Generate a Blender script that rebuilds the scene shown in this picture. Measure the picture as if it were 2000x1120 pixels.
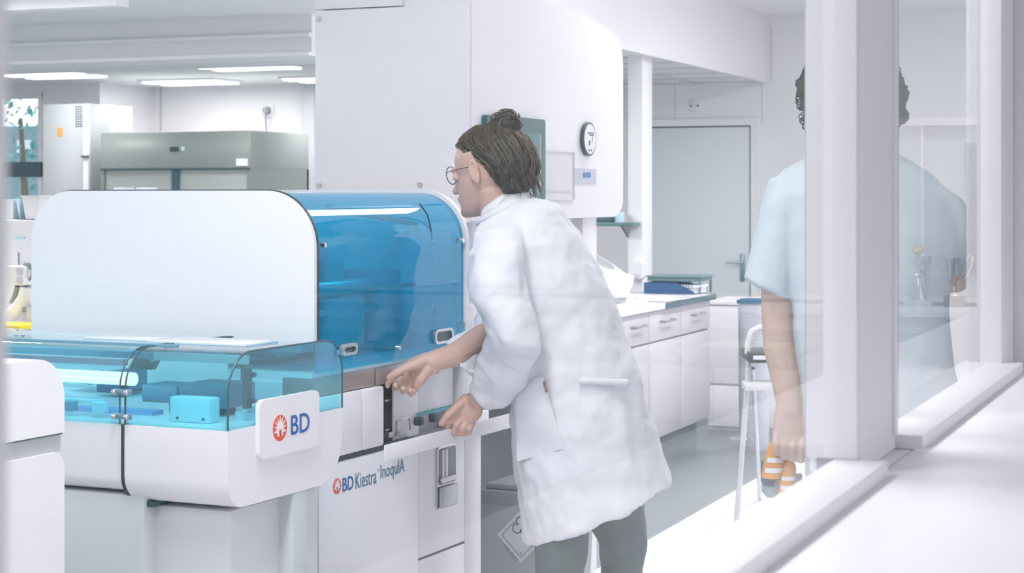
import bpy, bmesh, math, random
from math import sin, cos, tan, atan, radians, pi, sqrt
from mathutils import Vector, Matrix
random.seed(7)
S = bpy.context.scene
for o in list(bpy.data.objects): bpy.data.objects.remove(o)
COL = S.collection
# ------------------------------------------------------------------ camera, world, exposure
EYE = 1.5; FPX = 3600.0; HORIZON = 380.0
A_ROOM = atan(1450/FPX)      # bearing of the lab's long axis, right of the view direction
A_MACH = atan(1680/FPX)      # bearing of the bench machines
cam_d = bpy.data.cameras.new('camera'); cam = bpy.data.objects.new('camera', cam_d); COL.objects.link(cam)
cam.location = (0, 0, EYE); cam.rotation_euler = (pi/2, 0, A_ROOM)
cam_d.sensor_width = 36; cam_d.lens = 36*FPX/2000; cam_d.shift_y = -(560-HORIZON)/2000
cam_d.clip_start = 0.05; cam_d.clip_end = 200
cam_d.dof.use_dof = True; cam_d.dof.focus_distance = 4.6; cam_d.dof.aperture_fstop = 11
S.camera = cam
W = bpy.data.worlds.new('world'); S.world = W; W.use_nodes = True
bg = W.node_tree.nodes['Background']; bg.inputs[0].default_value = (0.97, 0.95, 0.98, 1); bg.inputs[1].default_value = 2.4
S.view_settings.view_transform = 'Standard'; S.view_settings.look = 'None'; S.view_settings.gamma = 1
S.view_settings.use_curve_mapping = False; S.view_settings.exposure = -0.22
S.cycles.transparent_max_bounces = 32; S.cycles.max_bounces = 10
LAB_W = 48.0; OFFICE_W = 14.0

# ------------------------------------------------------------------ frames and helpers
class Frame:
    def __init__(s, a): s.a = a; s.rz = A_ROOM - a; s.m = Matrix.Rotation(s.rz, 4, 'Z')
    def phi(s, px): return s.a - atan((px-1000)/FPX)
    def yx(s, px, X): return -X/tan(s.phi(px))            # y where a bearing meets plane x = X
    def xy(s, px, Y): return -Y*tan(s.phi(px))            # x where a bearing meets plane y = Y
    def dep(s, x, y): return -x*sin(s.a) + y*cos(s.a)
    def z(s, py, x, y): return EYE - (py-HORIZON)*s.dep(x, y)/FPX
R = Frame(A_ROOM); M = Frame(A_MACH); C = Frame(0.0)
def cp(px, py, D): return Vector(((px-1000)/FPX*D, D, EYE-(py-HORIZON)*D/FPX))

MATS = {}
def mat(name, col, rough=.5, metal=0., bump=0., bscale=40., var=0., emit=None, spec=.5, stretch=None):
    if name in MATS: return MATS[name]
    m = bpy.data.materials.new(name); m.use_nodes = True; nt = m.node_tree; b = nt.nodes['Principled BSDF']
    b.inputs['Base Color'].default_value = (*col, 1); b.inputs['Roughness'].default_value = rough
    b.inputs['Metallic'].default_value = metal; b.inputs['Specular IOR Level'].default_value = spec
    tc = nt.nodes.new('ShaderNodeTexCoord'); nz = nt.nodes.new('ShaderNodeTexNoise'); nz.inputs['Scale'].default_value = bscale
    nz.inputs['Detail'].default_value = 4
    mp = nt.nodes.new('ShaderNodeMapping'); nt.links.new(tc.outputs['Object'], mp.inputs[0]); nt.links.new(mp.outputs[0], nz.inputs['Vector'])
    if stretch: mp.inputs['Scale'].default_value = stretch
    cr = nt.nodes.new('ShaderNodeMix'); cr.data_type = 'RGBA'
    v = max(var, .015)
    cr.inputs[6].default_value = (*[c*(1-v) for c in col], 1); cr.inputs[7].default_value = (*[min(1, c*(1+v)) for c in col], 1)
    nt.links.new(nz.outputs['Fac'], cr.inputs[0]); nt.links.new(cr.outputs[2], b.inputs['Base Color'])
    if bump:
        bp = nt.nodes.new('ShaderNodeBump'); bp.inputs['Strength'].default_value = bump; bp.inputs['Distance'].default_value = .01
        nt.links.new(nz.outputs['Fac'], bp.inputs['Height']); nt.links.new(bp.outputs[0], b.inputs['Normal'])
    if emit: b.inputs['Emission Color'].default_value = (*emit[:3], 1); b.inputs['Emission Strength'].default_value = emit[3]
    MATS[name] = m; return m
def clear_mat(name, tint, ior=1.45, k=1.0, haze=0., hazecol=(.5,.5,.5)):
    m = bpy.data.materials.new(name); m.use_nodes = True; nt = m.node_tree; nt.nodes.clear(); N = nt.nodes.new; L = nt.links.new
    out = N('ShaderNodeOutputMaterial'); tr = N('ShaderNodeBsdfTransparent'); tr.inputs[0].default_value = (*[sqrt(t) for t in tint], 1)
    gl = N('ShaderNodeBsdfGlossy'); gl.inputs['Roughness'].default_value = 0.0; gl.inputs[0].default_value = (1,1,1,1)
    fr = N('ShaderNodeFresnel'); fr.inputs[0].default_value = ior; ge = N('ShaderNodeNewGeometry')
    a = N('ShaderNodeMath'); a.operation = 'SUBTRACT'; a.inputs[0].default_value = 1; L(ge.outputs['Backfacing'], a.inputs[1])
    b = N('ShaderNodeMath'); b.operation = 'MULTIPLY'; L(a.outputs[0], b.inputs[0]); L(fr.outputs[0], b.inputs[1])
    c = N('ShaderNodeMath'); c.operation = 'MULTIPLY'; c.use_clamp = True; L(b.outputs[0], c.inputs[0]); c.inputs[1].default_value = k
    base = tr
    if haze:
        df = N('ShaderNodeBsdfDiffuse'); df.inputs[0].default_value = (*hazecol, 1); h = N('ShaderNodeMixShader'); h.inputs[0].default_value = haze
        L(tr.outputs[0], h.inputs[1]); L(df.outputs[0], h.inputs[2]); base = h
    mx = N('ShaderNodeMixShader'); L(c.outputs[0], mx.inputs[0]); L(base.outputs[0], mx.inputs[1]); L(gl.outputs[0], mx.inputs[2])
    L(mx.outputs[0], out.inputs[0]); MATS[name] = m; return m

class MB:
    def __init__(s): s.bm = bmesh.new()
    def add(s, verts, faces):
        vs = [s.bm.verts.new(v) for v in verts]
        for f in faces:
            try: s.bm.faces.new([vs[i] for i in f])
            except ValueError: pass
        return vs
    def box(s, x0, x1, y0, y1, z0, z1, bev=0., seg=2):
        vs = s.add([(x, y, z) for x in (x0, x1) for y in (y0, y1) for z in (z0, z1)],
                   [(0,1,3,2),(4,6,7,5),(0,4,5,1),(2,3,7,6),(0,2,6,4),(1,5,7,3)])
        if bev:
            es = set(e for v in vs for e in v.link_edges)
            bmesh.ops.bevel(s.bm, geom=list(es), offset=bev, segments=seg, affect='EDGES', profile=.5)
        return s
    def prism(s, poly, axis, a0, a1):
        n = len(poly)
        def P(p, a): return {'x': (a, p[0], p[1]), 'y': (p[0], a, p[1]), 'z': (p[0], p[1], a)}[axis]
        s.add([P(p, a0) for p in poly]+[P(p, a1) for p in poly],
              [tuple(range(n)), tuple(range(2*n-1, n-1, -1))]+[(i, i+n, (i+1) % n+n, (i+1) % n) for i in range(n)])
        return s
    def loft(s, rings, cap=True, close=True):
        n = len(rings[0]); vs = [[s.bm.verts.new(p) for p in r] for r in rings]
        for a, b in zip(vs[:-1], vs[1:]):
            for i in range(n if close else n-1):
                try: s.bm.faces.new((a[i], a[(i+1) % n], b[(i+1) % n], b[i]))
                except ValueError: pass
        if cap:
            s.bm.faces.new(list(reversed(vs[0]))); s.bm.faces.new(vs[-1])
        return s
    def tube(s, pts, r, seg=10, cap=True, closed=False):
        pts = [Vector(p) for p in pts]; n = len(pts); rr = r if isinstance(r, (list, tuple)) else [r]*n
        rings = []; up = None
        for i, p in enumerate(pts):
            if closed: t = pts[(i+1) % n]-pts[i-1]
            else: t = pts[min(i+1, n-1)]-pts[max(i-1, 0)]
            t.normalize()
            if up is None:
                up = Vector((0,0,1)) if abs(t.z) < .9 else Vector((1,0,0))
            sd = t.cross(up)
            if sd.length < 1e-6: sd = t.cross(Vector((.3,1,.2)))
            sd.normalize(); up = sd.cross(t).normalized()
            rings.append([p+(sd*cos(2*pi*k/seg)+up*sin(2*pi*k/seg))*rr[i] for k in range(seg)])
        if closed: rings.append(rings[0])
        return s.loft(rings, cap=cap and not closed)
    def cyl(s, p0, p1, r, seg=16, r2=None): return s.tube([p0, p1], [r, r if r2 is None else r2], seg)
    def ball(s, c, r, seg=14, rot=None):
        rx, ry, rz = r if isinstance(r, (list, tuple)) else (r, r, r)
        m = Matrix.Translation(c) @ (rot.to_4x4() if rot else Matrix.Identity(4)) @ Matrix.Diagonal((rx, ry, rz, 1))
        bmesh.ops.create_uvsphere(s.bm, u_segments=seg, v_segments=max(6, seg*2//3), radius=1, matrix=m); return s
    def caps(s, pts, rs, seg=12):
        pts = [Vector(p) for p in pts]
        for i, p in enumerate(pts):
            s.ball(p, rs[i], seg)
            if i: s.cyl(pts[i-1], p, rs[i-1], seg, rs[i])
        return s
    def lathe(s, c, prof, seg=24):
        c = Vector(c); return s.loft([[c+Vector((r*cos(2*pi*k/seg), r*sin(2*pi*k/seg), z)) for k in range(seg)] for r, z in prof])

def finish(name, b, frame, base, mt, smooth=True):
    bmesh.ops.recalc_face_normals(b.bm, faces=b.bm.faces)
    bmesh.ops.translate(b.bm, verts=b.bm.verts, vec=-Vector(base))
    me = bpy.data.meshes.new(name); b.bm.to_mesh(me); b.bm.free()
    me.materials.append(mt)
    if smooth:
        me.polygons.foreach_set('use_smooth', [True]*len(me.polygons)); me.set_sharp_from_angle(angle=radians(38))
    o = bpy.data.objects.new(name, me); COL.objects.link(o); return o
def tag(o, label=None, cat=None, group=None, kind=None):
    if label: o['label'] = label
    if cat: o['category'] = cat
    if group: o['group'] = group
    if kind: o['kind'] = kind
    return o
class Thing:
    def __init__(s, name, label, cat, frame, base, group=None, kind=None):
        s.f = frame; s.base = Vector(base); s.o = bpy.data.objects.new(name, None); COL.objects.link(s.o)
        s.o.empty_display_size = .05
        s.o.location = frame.m @ s.base; s.o.rotation_euler = (0, 0, frame.rz); tag(s.o, label, cat, group, kind)
    def part(s, name, b, mt, parent=None, label=None, smooth=True):
        o = finish(name, b, s.f, s.base, mt, smooth); o.parent = parent or s.o
        if label: o['label'] = label
        return o
def solo(name, b, mt, frame, base, label=None, cat=None, group=None, kind=None, smooth=True):
    o = finish(name, b, frame, base, mt, smooth); o.location = frame.m @ Vector(base); o.rotation_euler = (0, 0, frame.rz)
    return tag(o, label, cat, group, kind)
def struct(name, b, mt): return solo(name, b, mt, R, (0,0,0), kind='structure')
def copy_thing(o, loc, label=None):
    c = o.copy(); COL.objects.link(c); c.location = loc
    if label: c['label'] = label
    for ch in list(o.children):
        d = ch.copy(); COL.objects.link(d); d.parent = c
        for g in list(ch.children):
            e = g.copy(); COL.objects.link(e); e.parent = d
    return c
def remesh(o, vox, smooth=2, disp=0., dscale=.1):
    m = o.modifiers.new('r', 'REMESH'); m.mode = 'VOXEL'; m.voxel_size = vox; m.use_smooth_shade = True
    if smooth: q = o.modifiers.new('s', 'SMOOTH'); q.factor = .5; q.iterations = smooth
    if disp:
        t = bpy.data.textures.new('folds', 'CLOUDS'); t.noise_scale = dscale; t.noise_depth = 2
        d = o.modifiers.new('d', 'DISPLACE'); d.texture = t; d.strength = disp; d.mid_level = .5; d.texture_coords = 'LOCAL'
    return o
def rrect(a0, a1, b0, b1, r, seg=8):
    rs = r if isinstance(r, (list, tuple)) else [r]*4    # corners: (a0,b0) (a1,b0) (a1,b1) (a0,b1)
    out = []
    for (ca, cb, st), q in zip(((a0, b0, 180), (a1, b0, 270), (a1, b1, 0), (a0, b1, 90)), rs):
        if q <= 0: out.append((ca, cb)); continue
        x = ca+q if ca == a0 else ca-q; y = cb+q if cb == b0 else cb-q
        for k in range(seg+1):
            t = radians(st+90*k/seg); out.append((x+q*cos(t), y+q*sin(t)))
    return out
def glyphs(s):
    cu = bpy.data.curves.new('t', 'FONT'); cu.body = s; cu.resolution_u = 4
    o = bpy.data.objects.new('t', cu); COL.objects.link(o)
    dg = bpy.context.evaluated_depsgraph_get(); me = bpy.data.meshes.new_from_object(o.evaluated_get(dg))
    V = [v.co.copy() for v in me.vertices]; F = [tuple(p.vertices) for p in me.polygons]
    bpy.data.objects.remove(o); bpy.data.meshes.remove(me)
    x0 = min(v.x for v in V); x1 = max(v.x for v in V); y0 = min(v.y for v in V); y1 = max(v.y for v in V)
    return [((v.x-x0)/(x1-x0), (v.y-y0)/(y1-y0)) for v in V], F
def text(b, s, P0, U, V, thick=.0008, bold=0.):
    """lettering: lower-left corner P0, width vector U, height vector V"""
    pts, F = glyphs(s); P0, U, V = Vector(P0), Vector(U), Vector(V); n = U.cross(V).normalized()*thick
    vs = [b.bm.verts.new(P0+U*x+V*y+n) for x, y in pts]
    for f in F:
        try: b.bm.faces.new([vs[i] for i in f])
        except ValueError: pass
    if bold:
        for dx, dy in ((bold, 0), (-bold, 0), (0, bold), (0, -bold)):
            vs = [b.bm.verts.new(P0+U*x+V*y+n*.9+U.normalized()*dx+V.normalized()*dy) for x, y in pts]
            for f in F:
                try: b.bm.faces.new([vs[i] for i in f])
                except ValueError: pass
    return b

# ------------------------------------------------------------------ materials
WALL = mat('wall_paint', (.88,.88,.91), .7, bump=.03, bscale=120)
CEIL = mat('ceiling_paint', (.93,.93,.95), .8, bump=.03, bscale=120)
WHITE = mat('white_enamel', (.86,.855,.90), .35)
WHITE2 = mat('white_plastic', (.83,.83,.875), .4)
FRAMEW = mat('window_frame_paint', (.86,.85,.90), .5)
LGREY = mat('light_grey_laminate', (.60,.61,.67), .45)
GREY = mat('grey_laminate', (.34,.37,.40), .45)
TGREY = mat('teal_grey_metal', (.24,.29,.29), .4, .2)
DARK = mat('dark_rubber', (.03,.06,.07), .5)
DTEAL = mat('dark_teal_edge', (.04,.10,.13), .35)
STEEL = mat('brushed_steel', (.55,.56,.58), .3, .9, bump=.05, bscale=30, stretch=(1,20,1))
CHROME = mat('chrome', (.75,.76,.78), .12, 1.)
FLOOR = mat('floor_vinyl', (.19,.225,.24), .4, bump=.01, bscale=6, var=.04)
STRIP = mat('sill_reflection_white', (.85,.85,.90), .4)
BLUE = mat('blue_plastic', (.01,.07,.20), .35)
CYANP = mat('pale_cyan_plastic', (.55,.80,.90), .4)
BLUEM = mat('blue_grey_motor', (.16,.33,.46), .4)
ORANGE = mat('orange_plastic', (.80,.38,.08), .4)
YELLOW = mat('yellow_plastic', (.85,.65,.0), .45)
PAPER = mat('paper', (.86,.86,.90), .8)
PAPERY = mat('pale_yellow_paper', (.85,.82,.62), .8)
LOGO_O = mat('logo_orange', (.85,.09,.02), .5)
LOGO_B = mat('logo_blue', (.01,.12,.42), .5)
LOGO_T = mat('logo_teal', (.02,.16,.27), .5)
INK = mat('black_ink', (.03,.05,.06), .6)
SKIN = mat('skin', (.66,.44,.37), .55, bump=.12, bscale=160, var=.06)
HAIR = mat('brown_hair', (.030,.030,.024), .5, bump=.8, bscale=60, var=.45, stretch=(1,1,.25))
HAIRD = mat('dark_curly_hair', (.03,.035,.03), .6, bump=1., bscale=60, var=.5)
COAT = mat('white_cotton', (.83,.84,.90), .85, bump=.7, bscale=9, var=.02)
TUNIC = mat('pale_blue_cotton', (.68,.77,.84), .85, bump=.3, bscale=10, var=.03)
TROU = mat('grey_green_trousers', (.09,.13,.13), .85, bump=.3, bscale=14, var=.06)
TREE = mat('tree_leaves', (.08,.26,.28), .8, var=.5, bscale=3)
BARK = mat('tree_bark', (.12,.10,.08), .9, var=.3)
LAMP = mat('lamp_diffuser', (.9,.9,.9), .5, emit=(1,.99,1,3.2))
GLOW = mat('light_tube', (.9,.9,.95), .5, emit=(.9,.97,1,1.6))
BOARD = mat('pale_blue_board', (.58,.74,.82), .5)
SCREEN = mat('screen_glass', (.03,.12,.13), .12)
SCREENT = mat('screen_teal', (.05,.2,.21), .15)
PANE = clear_mat('window_glass', (.97,.985,.985), 1.45, .85)
PANE2 = clear_mat('far_window_glass', (.9,.97,.98), 1.4, .6)
COVER = clear_mat('deep_blue_acrylic', (.07,.76,.99), 1.45, .9, .20, (.03,.56,.88))
LID = clear_mat('cyan_acrylic', (.50,.92,.99), 1.45, 1.2, .03, (.4,.85,.95))
SILVER = mat('trophy_silver', (.72,.74,.76), .15, 1.)
GOLD = mat('gold_ball', (.7,.45,.12), .25, .8)
BRONZE = mat('dark_wood_base', (.10,.07,.06), .5)

# ------------------------------------------------------------------ setting: lab shell
X0, X1, Y0, Y1 = -12.5, -.45, -1.5, 15.1
ZL, ZH, XB = 2.45, 3.0, -3.77
struct('floor', MB().box(X0, 5.2, Y0, Y1+.2, -.1, 0), FLOOR)
struct('sill_reflection', MB().box(-2.43, -.55, Y0, Y1, 0, .006), STRIP)  # thin white sheet painting the sill's reflection onto the floor
yL = 13.2; xc = R.xy(195, yL); yR = 14.0
wx0, wx1 = R.xy(-30, yL), R.xy(83, yL)
struct('wall_back', MB().box(-6.2, X1+.9, Y1, Y1+.2, 0, ZH), WALL)
struct('wall_recess', MB().box(xc-.3, -6.2, yR, yR+.2, 0, ZL).box(-6.2, -6.05, yR, Y1, 0, ZL), WALL)
struct('wall_back_left', MB().box(X0, wx0, yL, yL+.2, 0, ZL).box(wx1, xc, yL, yL+.2, 0, ZL).box(wx0, wx1, yL, yL+.2, 0, .9)
       .box(wx0, wx1, yL, yL+.2, 2.38, ZL).box(xc-.15, xc, yL+.2, yR, 0, ZL), WALL)
struct('wall_left', MB().box(X0-.2, X0, Y0, Y1, 0, ZH), WALL)
struct('wall_front', MB().box(X0, 5.2, Y0-.2, Y0, 0, ZH), WALL)
struct('ceiling', MB().box(X0, XB-.05, Y0, Y1, ZL, ZL+.08), CEIL)
struct('ceiling_high', MB().box(XB-.05, X1+.05, Y0, Y1, ZH, ZH+.08), CEIL)
struct('trim_2', MB().box(XB-.05, XB, Y0, Y1, ZL-.015, ZH), WHITE)            # bulkhead face between the two ceilings
g = MB()                                                                       # ceiling tile grid of the low ceiling
for k in range(7): g.box(XB-2.2, XB-.05, 11.5+.6*k-.008, 11.5+.6*k+.008, ZL-.006, ZL)
for k in range(1, 4): g.box(XB-.6*k-.008, XB-.6*k+.008, 11.2, Y1, ZL-.006, ZL)
struct('trim_3', g, LGREY)
b = MB()                                                                       # boxed ceiling beam across the left room
b.box(X0, -4.6, 8.6, 8.9, 2.23, ZL).box(X0, -4.6, 8.57, 8.6, 2.33, 2.35).box(X0, -4.6, 8.57, 8.6, 2.23, 2.25)
struct('trim_4', b, CEIL)
struct('trim_5', MB().box(X0, -5., 11.0, 11.15, 2.38, ZL).box(X0, -4.8, 7.1, 7.2, 2.36, ZL), CEIL)

# far left window with daylight behind it
w = Thing('window_3', None, None, R, (wx0, yL, .9), kind='structure')
f = MB()
for x in (wx0, wx1-.04): f.box(x, x+.04, yL-.012, yL+.101, .899, 2.381)
f.box(wx0, wx1, yL-.01, yL+.1, .9, .95).box(wx0, wx1, yL-.01, yL+.1, 2.33, 2.38)
w.part('window_frame', f, FRAMEW)
w.part('window_rail', MB().box(wx0, wx1, yL-.03, yL+.08, 1.65, 1.78), DTEAL)
w.part('window_pane', MB().box(wx0, wx1, yL+.04, yL+.05, .9, 2.38), PANE2)

# back door
dx0, dx1 = R.xy(1251, Y1), R.xy(1467, Y1); dz = R.z(248, dx1, Y1)
d = Thing('door_1', None, None, R, (dx0, Y1, 0), kind='structure')
d.part('door_leaf', MB().box(dx0, dx1, Y1-.04, Y1, 0, dz, .004), mat('door_paint', (.78,.83,.88), .45))
d.part('door_gasket', MB().box(dx0-.012, dx0, Y1-.045, Y1, 0, dz+.012).box(dx1, dx1+.012, Y1-.045, Y1, 0, dz+.012).box(dx0, dx1, Y1-.045, Y1, dz, dz+.012), DTEAL)
d.part('door_frame', MB().box(dx1+.012, dx1+.07, Y1-.06, Y1, 0, dz+.07).box(dx0, dx1+.012, Y1-.06, Y1, dz+.012, dz+.07), WALL)
hx = R.xy(1453, Y1); hz = R.z(512, hx, Y1)
h = MB().box(hx-.018, hx+.022, Y1-.055, Y1-.04, hz-.16, hz+.07, .003)
d.part('door_plate', h, mat('satin_blue_steel', (.25,.38,.45), .3, .7))
d.part('door_handle', MB().cyl((hx, Y1-.055, hz), (hx, Y1-.1, hz), .011).cyl((hx, Y1-.1, hz), (hx-.13, Y1-.1, hz), .010), CHROME)
# wall seams, socket
sx = R.xy(1318, Y1)
struct('trim_6', MB().box(sx, sx+.006, Y1-.004, Y1, dz+.08, ZL).box(dx1+.09, dx1+.096, Y1-.004, Y1, dz+.02, 2.9).box(XB+.02, XB+.03, Y1-.004, Y1, ZL, 2.9), LGREY)
sx = R.xy(1357, Y1); sz = R.z(207, sx, Y1)
t = Thing('wall_socket', 'square white double socket plate above the back door', 'socket', R, (sx, Y1, sz))
t.part('plate', MB().box(sx-.045, sx+.045, Y1-.012, Y1, sz-.045, sz+.045, .004), WHITE2)
t.part('contact', MB().cyl((sx-.03, Y1-.018, sz), (sx-.03, Y1-.008, sz), .009), DARK)
t.part('contact', MB().cyl((sx+.03, Y1-.018, sz), (sx+.03, Y1-.008, sz), .009), DARK)

# white pillar with soap dispenser and small shelf
py_ = 12.0; px0, px1 = R.xy(1226, py_), R.xy(1255, py_)
struct('wall_pillar', MB().box(px0, px1, py_, py_+.22, 0, ZH, .006), WHITE)
sx0, sx1 = R.xy(1163, py_), R.xy(1251, py_); sz = R.z(438, sx1, py_)
t = Thing('wall_shelf', 'thin glass-edged shelf fixed to the white pillar', 'shelf', R, (sx0, py_, sz))
t.part('board', MB().box(sx0, sx1, py_-.16, py_, sz-.012, sz+.012, .002), mat('shelf_glass', (.10,.22,.22), .2))
t.part('bracket', MB().prism([(py_-.14, sz-.012), (py_, sz-.012), (py_, sz-.09)], 'x', sx1-.1, sx1-.08), STEEL)
bx = R.xy(1185, py_-.08)
solo('equipment_box', MB().box(bx-.06, bx+.05, py_-.13, py_-.03, sz+.012, sz+.05, .004), DTEAL, R, (bx, py_-.08, sz+.012), 'small dark box lying on the pillar shelf', 'box')
bx = R.xy(1210, py_-.08)
solo('storage_cup', MB().lathe((bx, py_-.08, sz+.012), [(.03, 0), (.036, .07), (.032, .07), (.028, .004)]), CYANP, R, (bx, py_-.08, sz+.012), 'pale cup at the right end of the pillar shelf', 'cup')
qx = R.xy(1246, py_); qz = R.z(545, qx, py_)
t = Thing('soap_dispenser', 'white soap dispenser mounted on the pillar above the island', 'dispenser', R, (qx, py_, qz))
t.part('housing', MB().prism(rrect(qx-.04, qx+.055, qz, qz+.12, .018), 'y', py_-.09, py_), WHITE2)
t.part('push_lever', MB().box(qx-.02, qx+.035, py_-.105, py_-.09, qz+.0, qz+.04, .004), LGREY)

# ------------------------------------------------------------------ setting: window wall beside the camera
GX = -.45; GZ = 1.19
yA = R.yx(25, -.40); yB = R.yx(1640, GX); yC = R.yx(1750, -.43); yD = R.yx(1935, GX); yE = R.yx(1980, -.43)
struct('wall_right', MB().box(-.458, -.41, Y0, 7.25, 0, GZ-.02).box(-.52, -.40, yE, 7.25, GZ-.02, ZH).box(-.52, -.40, Y0, yA-.3, GZ-.02, ZH).box(-.52, -.40, yA-.3, yE, 2.35, ZH)
       .box(-.55, -.45, 7.25, Y1, 0, ZH), WALL)
struct('trim_7', MB().box(-.41, -.17, Y0, 7.25, GZ-.06, GZ-.018, .006), FRAMEW)    # deep sill on the camera's side
w1 = Thing('window_1', None, None, R, (GX, yA, GZ), kind='structure')
w1.part('window_frame', MB().box(-.47, -.40, yA-.3, yA, GZ-.02, 2.35, .004).box(-.458, -.395, yA, yB+.012, GZ-.02, GZ, .003).box(-.49, -.43, yB, yB+.012, GZ, 2.35, .002)
        .box(-.50, -.40, yA, yE, 2.32, 2.35), FRAMEW)
w1.part('window_pane', MB().box(GX-.006, GX, yA, yB, GZ, 2.33), PANE)
w1.part('window_gasket', MB().box(-.48, -.4335, yB+.012, yB+.018, GZ-.02, 2.35), GREY)
w1.part('window_mullion', MB().box(-.49, -.43, yB+.018, yC, GZ-.02, 2.35, .004).box(-.445, -.425, yC-.03, yC-.01, GZ, 2.33, .003), FRAMEW)
w2 = Thing('window_2', None, None, R, (GX, yC, GZ), kind='structure')
w2.part('window_frame', MB().box(-.458, -.395, yC, yD+.03, GZ-.02, GZ, .003).box(-.49, -.43, yD, yE-.008, GZ-.02, 2.35, .004), FRAMEW)
w2.part('window_pane', MB().box(GX-.006, GX, yC, yD, GZ, 2.33), clear_mat('window_glass_far', (.97,.985,.985), 1.45, 1.1))
w2.part('window_gasket', MB().box(-.48, -.4335, yE-.008, yE, GZ-.02, 2.35), GREY)
yF = R.yx(1571, -.60); yG = R.yx(1911, -.60)
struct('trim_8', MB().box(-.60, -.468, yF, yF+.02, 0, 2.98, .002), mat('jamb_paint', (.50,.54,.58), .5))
struct('trim_9', MB().box(-.60, -.50, yG, yG+.05, 0, ZH), WALL)

# ------------------------------------------------------------------ the corridor room on the camera's side (seen mirrored in the glass)
EY = 7.25
struct('wall_end', MB().box(-.45, 5.2, EY, EY+.2, 0, ZH), mat('end_wall_paint', (.62,.67,.69), .7))
struct('wall_far_right', MB().box(5.2, 5.4, Y0, EY, 0, .8).box(5.2, 5.4, Y0, EY, 2.6, ZH).box(5.2, 5.4, Y0, -1.1, .8, 2.6).box(5.2, 5.4, 6.2, EY, .8, 2.6), WALL)
struct('added_window', MB().box(5.22, 5.28, -1.1, 6.2, .8, .86).box(5.22, 5.28, -1.1, 6.2, 2.54, 2.6).box(5.22, 5.28, 1.3, 1.36, .86, 2.54).box(5.22, 5.28, 3.7, 3.76, .86, 2.54), FRAMEW)  # unseen window, added so daylight reaches the window posts
struct('ceiling_corridor', MB().box(-.40, 5.2, Y0, EY, 2.75, 2.83), CEIL)
struct('sill_reflection0', MB().box(-.40, 4.6, EY-.14, EY, 1.03, 1.07, .004).box(-.40, 4.6, EY-.03, EY, .96, 1.03).box(-.40, 4.6, EY-.05, EY, 1.085, 1.10), FRAMEW)
def mx(px, y): return -.9-R.xy(px, y)
a, c_ = mx(1535, EY), mx(1257, EY)
t = Thing('wall_board', 'pale blue rimless board on the corridor end wall', 'board', R, (a, EY, 1.1))
t.part('panel', MB().box(a, c_, EY-.02, EY, 1.10, 1.71, .003), BOARD)
a, c_ = mx(900, EY), mx(640, EY)
solo('wall_panel', MB().box(a, c_, EY-.02, EY, 1.55, 2.1, .003), mat('pale_sky_panel', (.62,.74,.80), .5), R, (a, EY, 1.55), 'pale sky blue panel high on the corridor end wall', 'panel')
zz = 1.5+135*7.1/FPX
struct('sill_reflection1', MB().box(-.40, mx(1750, EY), EY-.05, EY, zz, zz+.03).box(mx(1806, EY), mx(1800, EY), EY-.02, EY, 1.07, zz), FRAMEW)
struct('dark_items', MB().box(mx(1912, EY), mx(1888, EY), EY-.03, EY, 1.2, 1.7), TGREY)  # dark box standing in for utensils mirrored in the right pane
# corridor bench with drawers
by = 6.62; a, c_ = -.40, 3.0
t = Thing('corridor_bench', 'long white laboratory bench below the corridor end wall sill', 'bench', R, (a, by, 0))
t.part('cabinet', MB().box(a+.02, c_-.02, by+.03, EY-.01, 0, .87), LGREY)
t.part('worktop', MB().box(a, c_, by, EY-.01, .87, .90, .003), GREY)
for p0, p1 in ((1560, 1390), (1390, 1268), (1268, 1130), (1130, 960)):
    u0, u1 = mx(p0, by), mx(p1, by)
    dr = t.part('drawer', MB().box(u0+.004, u1-.004, by+.012, by+.03, .66, .86, .003), WHITE2)
    m_ = (u0+u1)/2
    t.part('handle', MB().cyl((m_-.1, by-.02, .80), (m_+.1, by-.02, .80), .012).cyl((m_-.1, by-.02, .80), (m_-.1, by+.015, .80), .016).cyl((m_+.1, by-.02, .80), (m_+.1, by+.015, .80), .016), WHITE, dr)
u0, u1 = mx(1580, by+.2), mx(1325, by+.2)
solo('instrument_tray', MB().box(u0, u1, by+.05, by+.5, .90, .925, .003), GREY, R, (u0, by, .90), 'flat grey tray on the corridor bench', 'tray')
solo('paper_sheet', MB().box(u0+.1, u1-.1, by+.1, by+.4, .925, .928), PAPERY, R, (u0, by, .925), 'pale yellow sheet on the grey tray', 'paper')
u0, u1 = mx(1318, by+.2), mx(1255, by+.2)
solo('paper_stack', MB().box(u0, u1, by+.1, by+.35, .90, .93, .002), PAPER, R, (u0, by, .90), 'white paper stack on the corridor bench', 'paper')
# trophies on the end wall sill
tx = mx(1795, EY-.09); ty = EY-.08
t = Thing('trophy_cup', 'silver bowl trophy with a gold ball beside the two-handled cup', 'trophy', R, (tx, ty, 1.07))
t.part('base', MB().box(tx-.05, tx+.05, ty-.05, ty+.05, 1.07, 1.092, .003), LGREY)
t.part('stem', MB().lathe((tx, ty, 1.092), [(.036, 0), (.034, .006), (.02, .03), (.01, .065), (.008, .085), (.022, .095), (.022, .105), (.008, .112), (.01, .118)]), SILVER)
t.part('bowl', MB().lathe((tx, ty, 1.205), [(.008, 0), (.03, .008), (.045, .03), (.05, .055), (.046, .055), (.04, .03), (.02, .012)]), SILVER)
t.part('ball', MB().ball((tx+.005, ty, 1.285), .022), GOLD)
tx = mx(1864, EY-.09)
t = Thing('trophy_cup', 'tall two-handled silver trophy on a dark base', 'trophy', R, (tx, ty, 1.07))
t.part('base', MB().box(tx-.036, tx+.036, ty-.036, ty+.036, 1.07, 1.112, .002), BRONZE)
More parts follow.
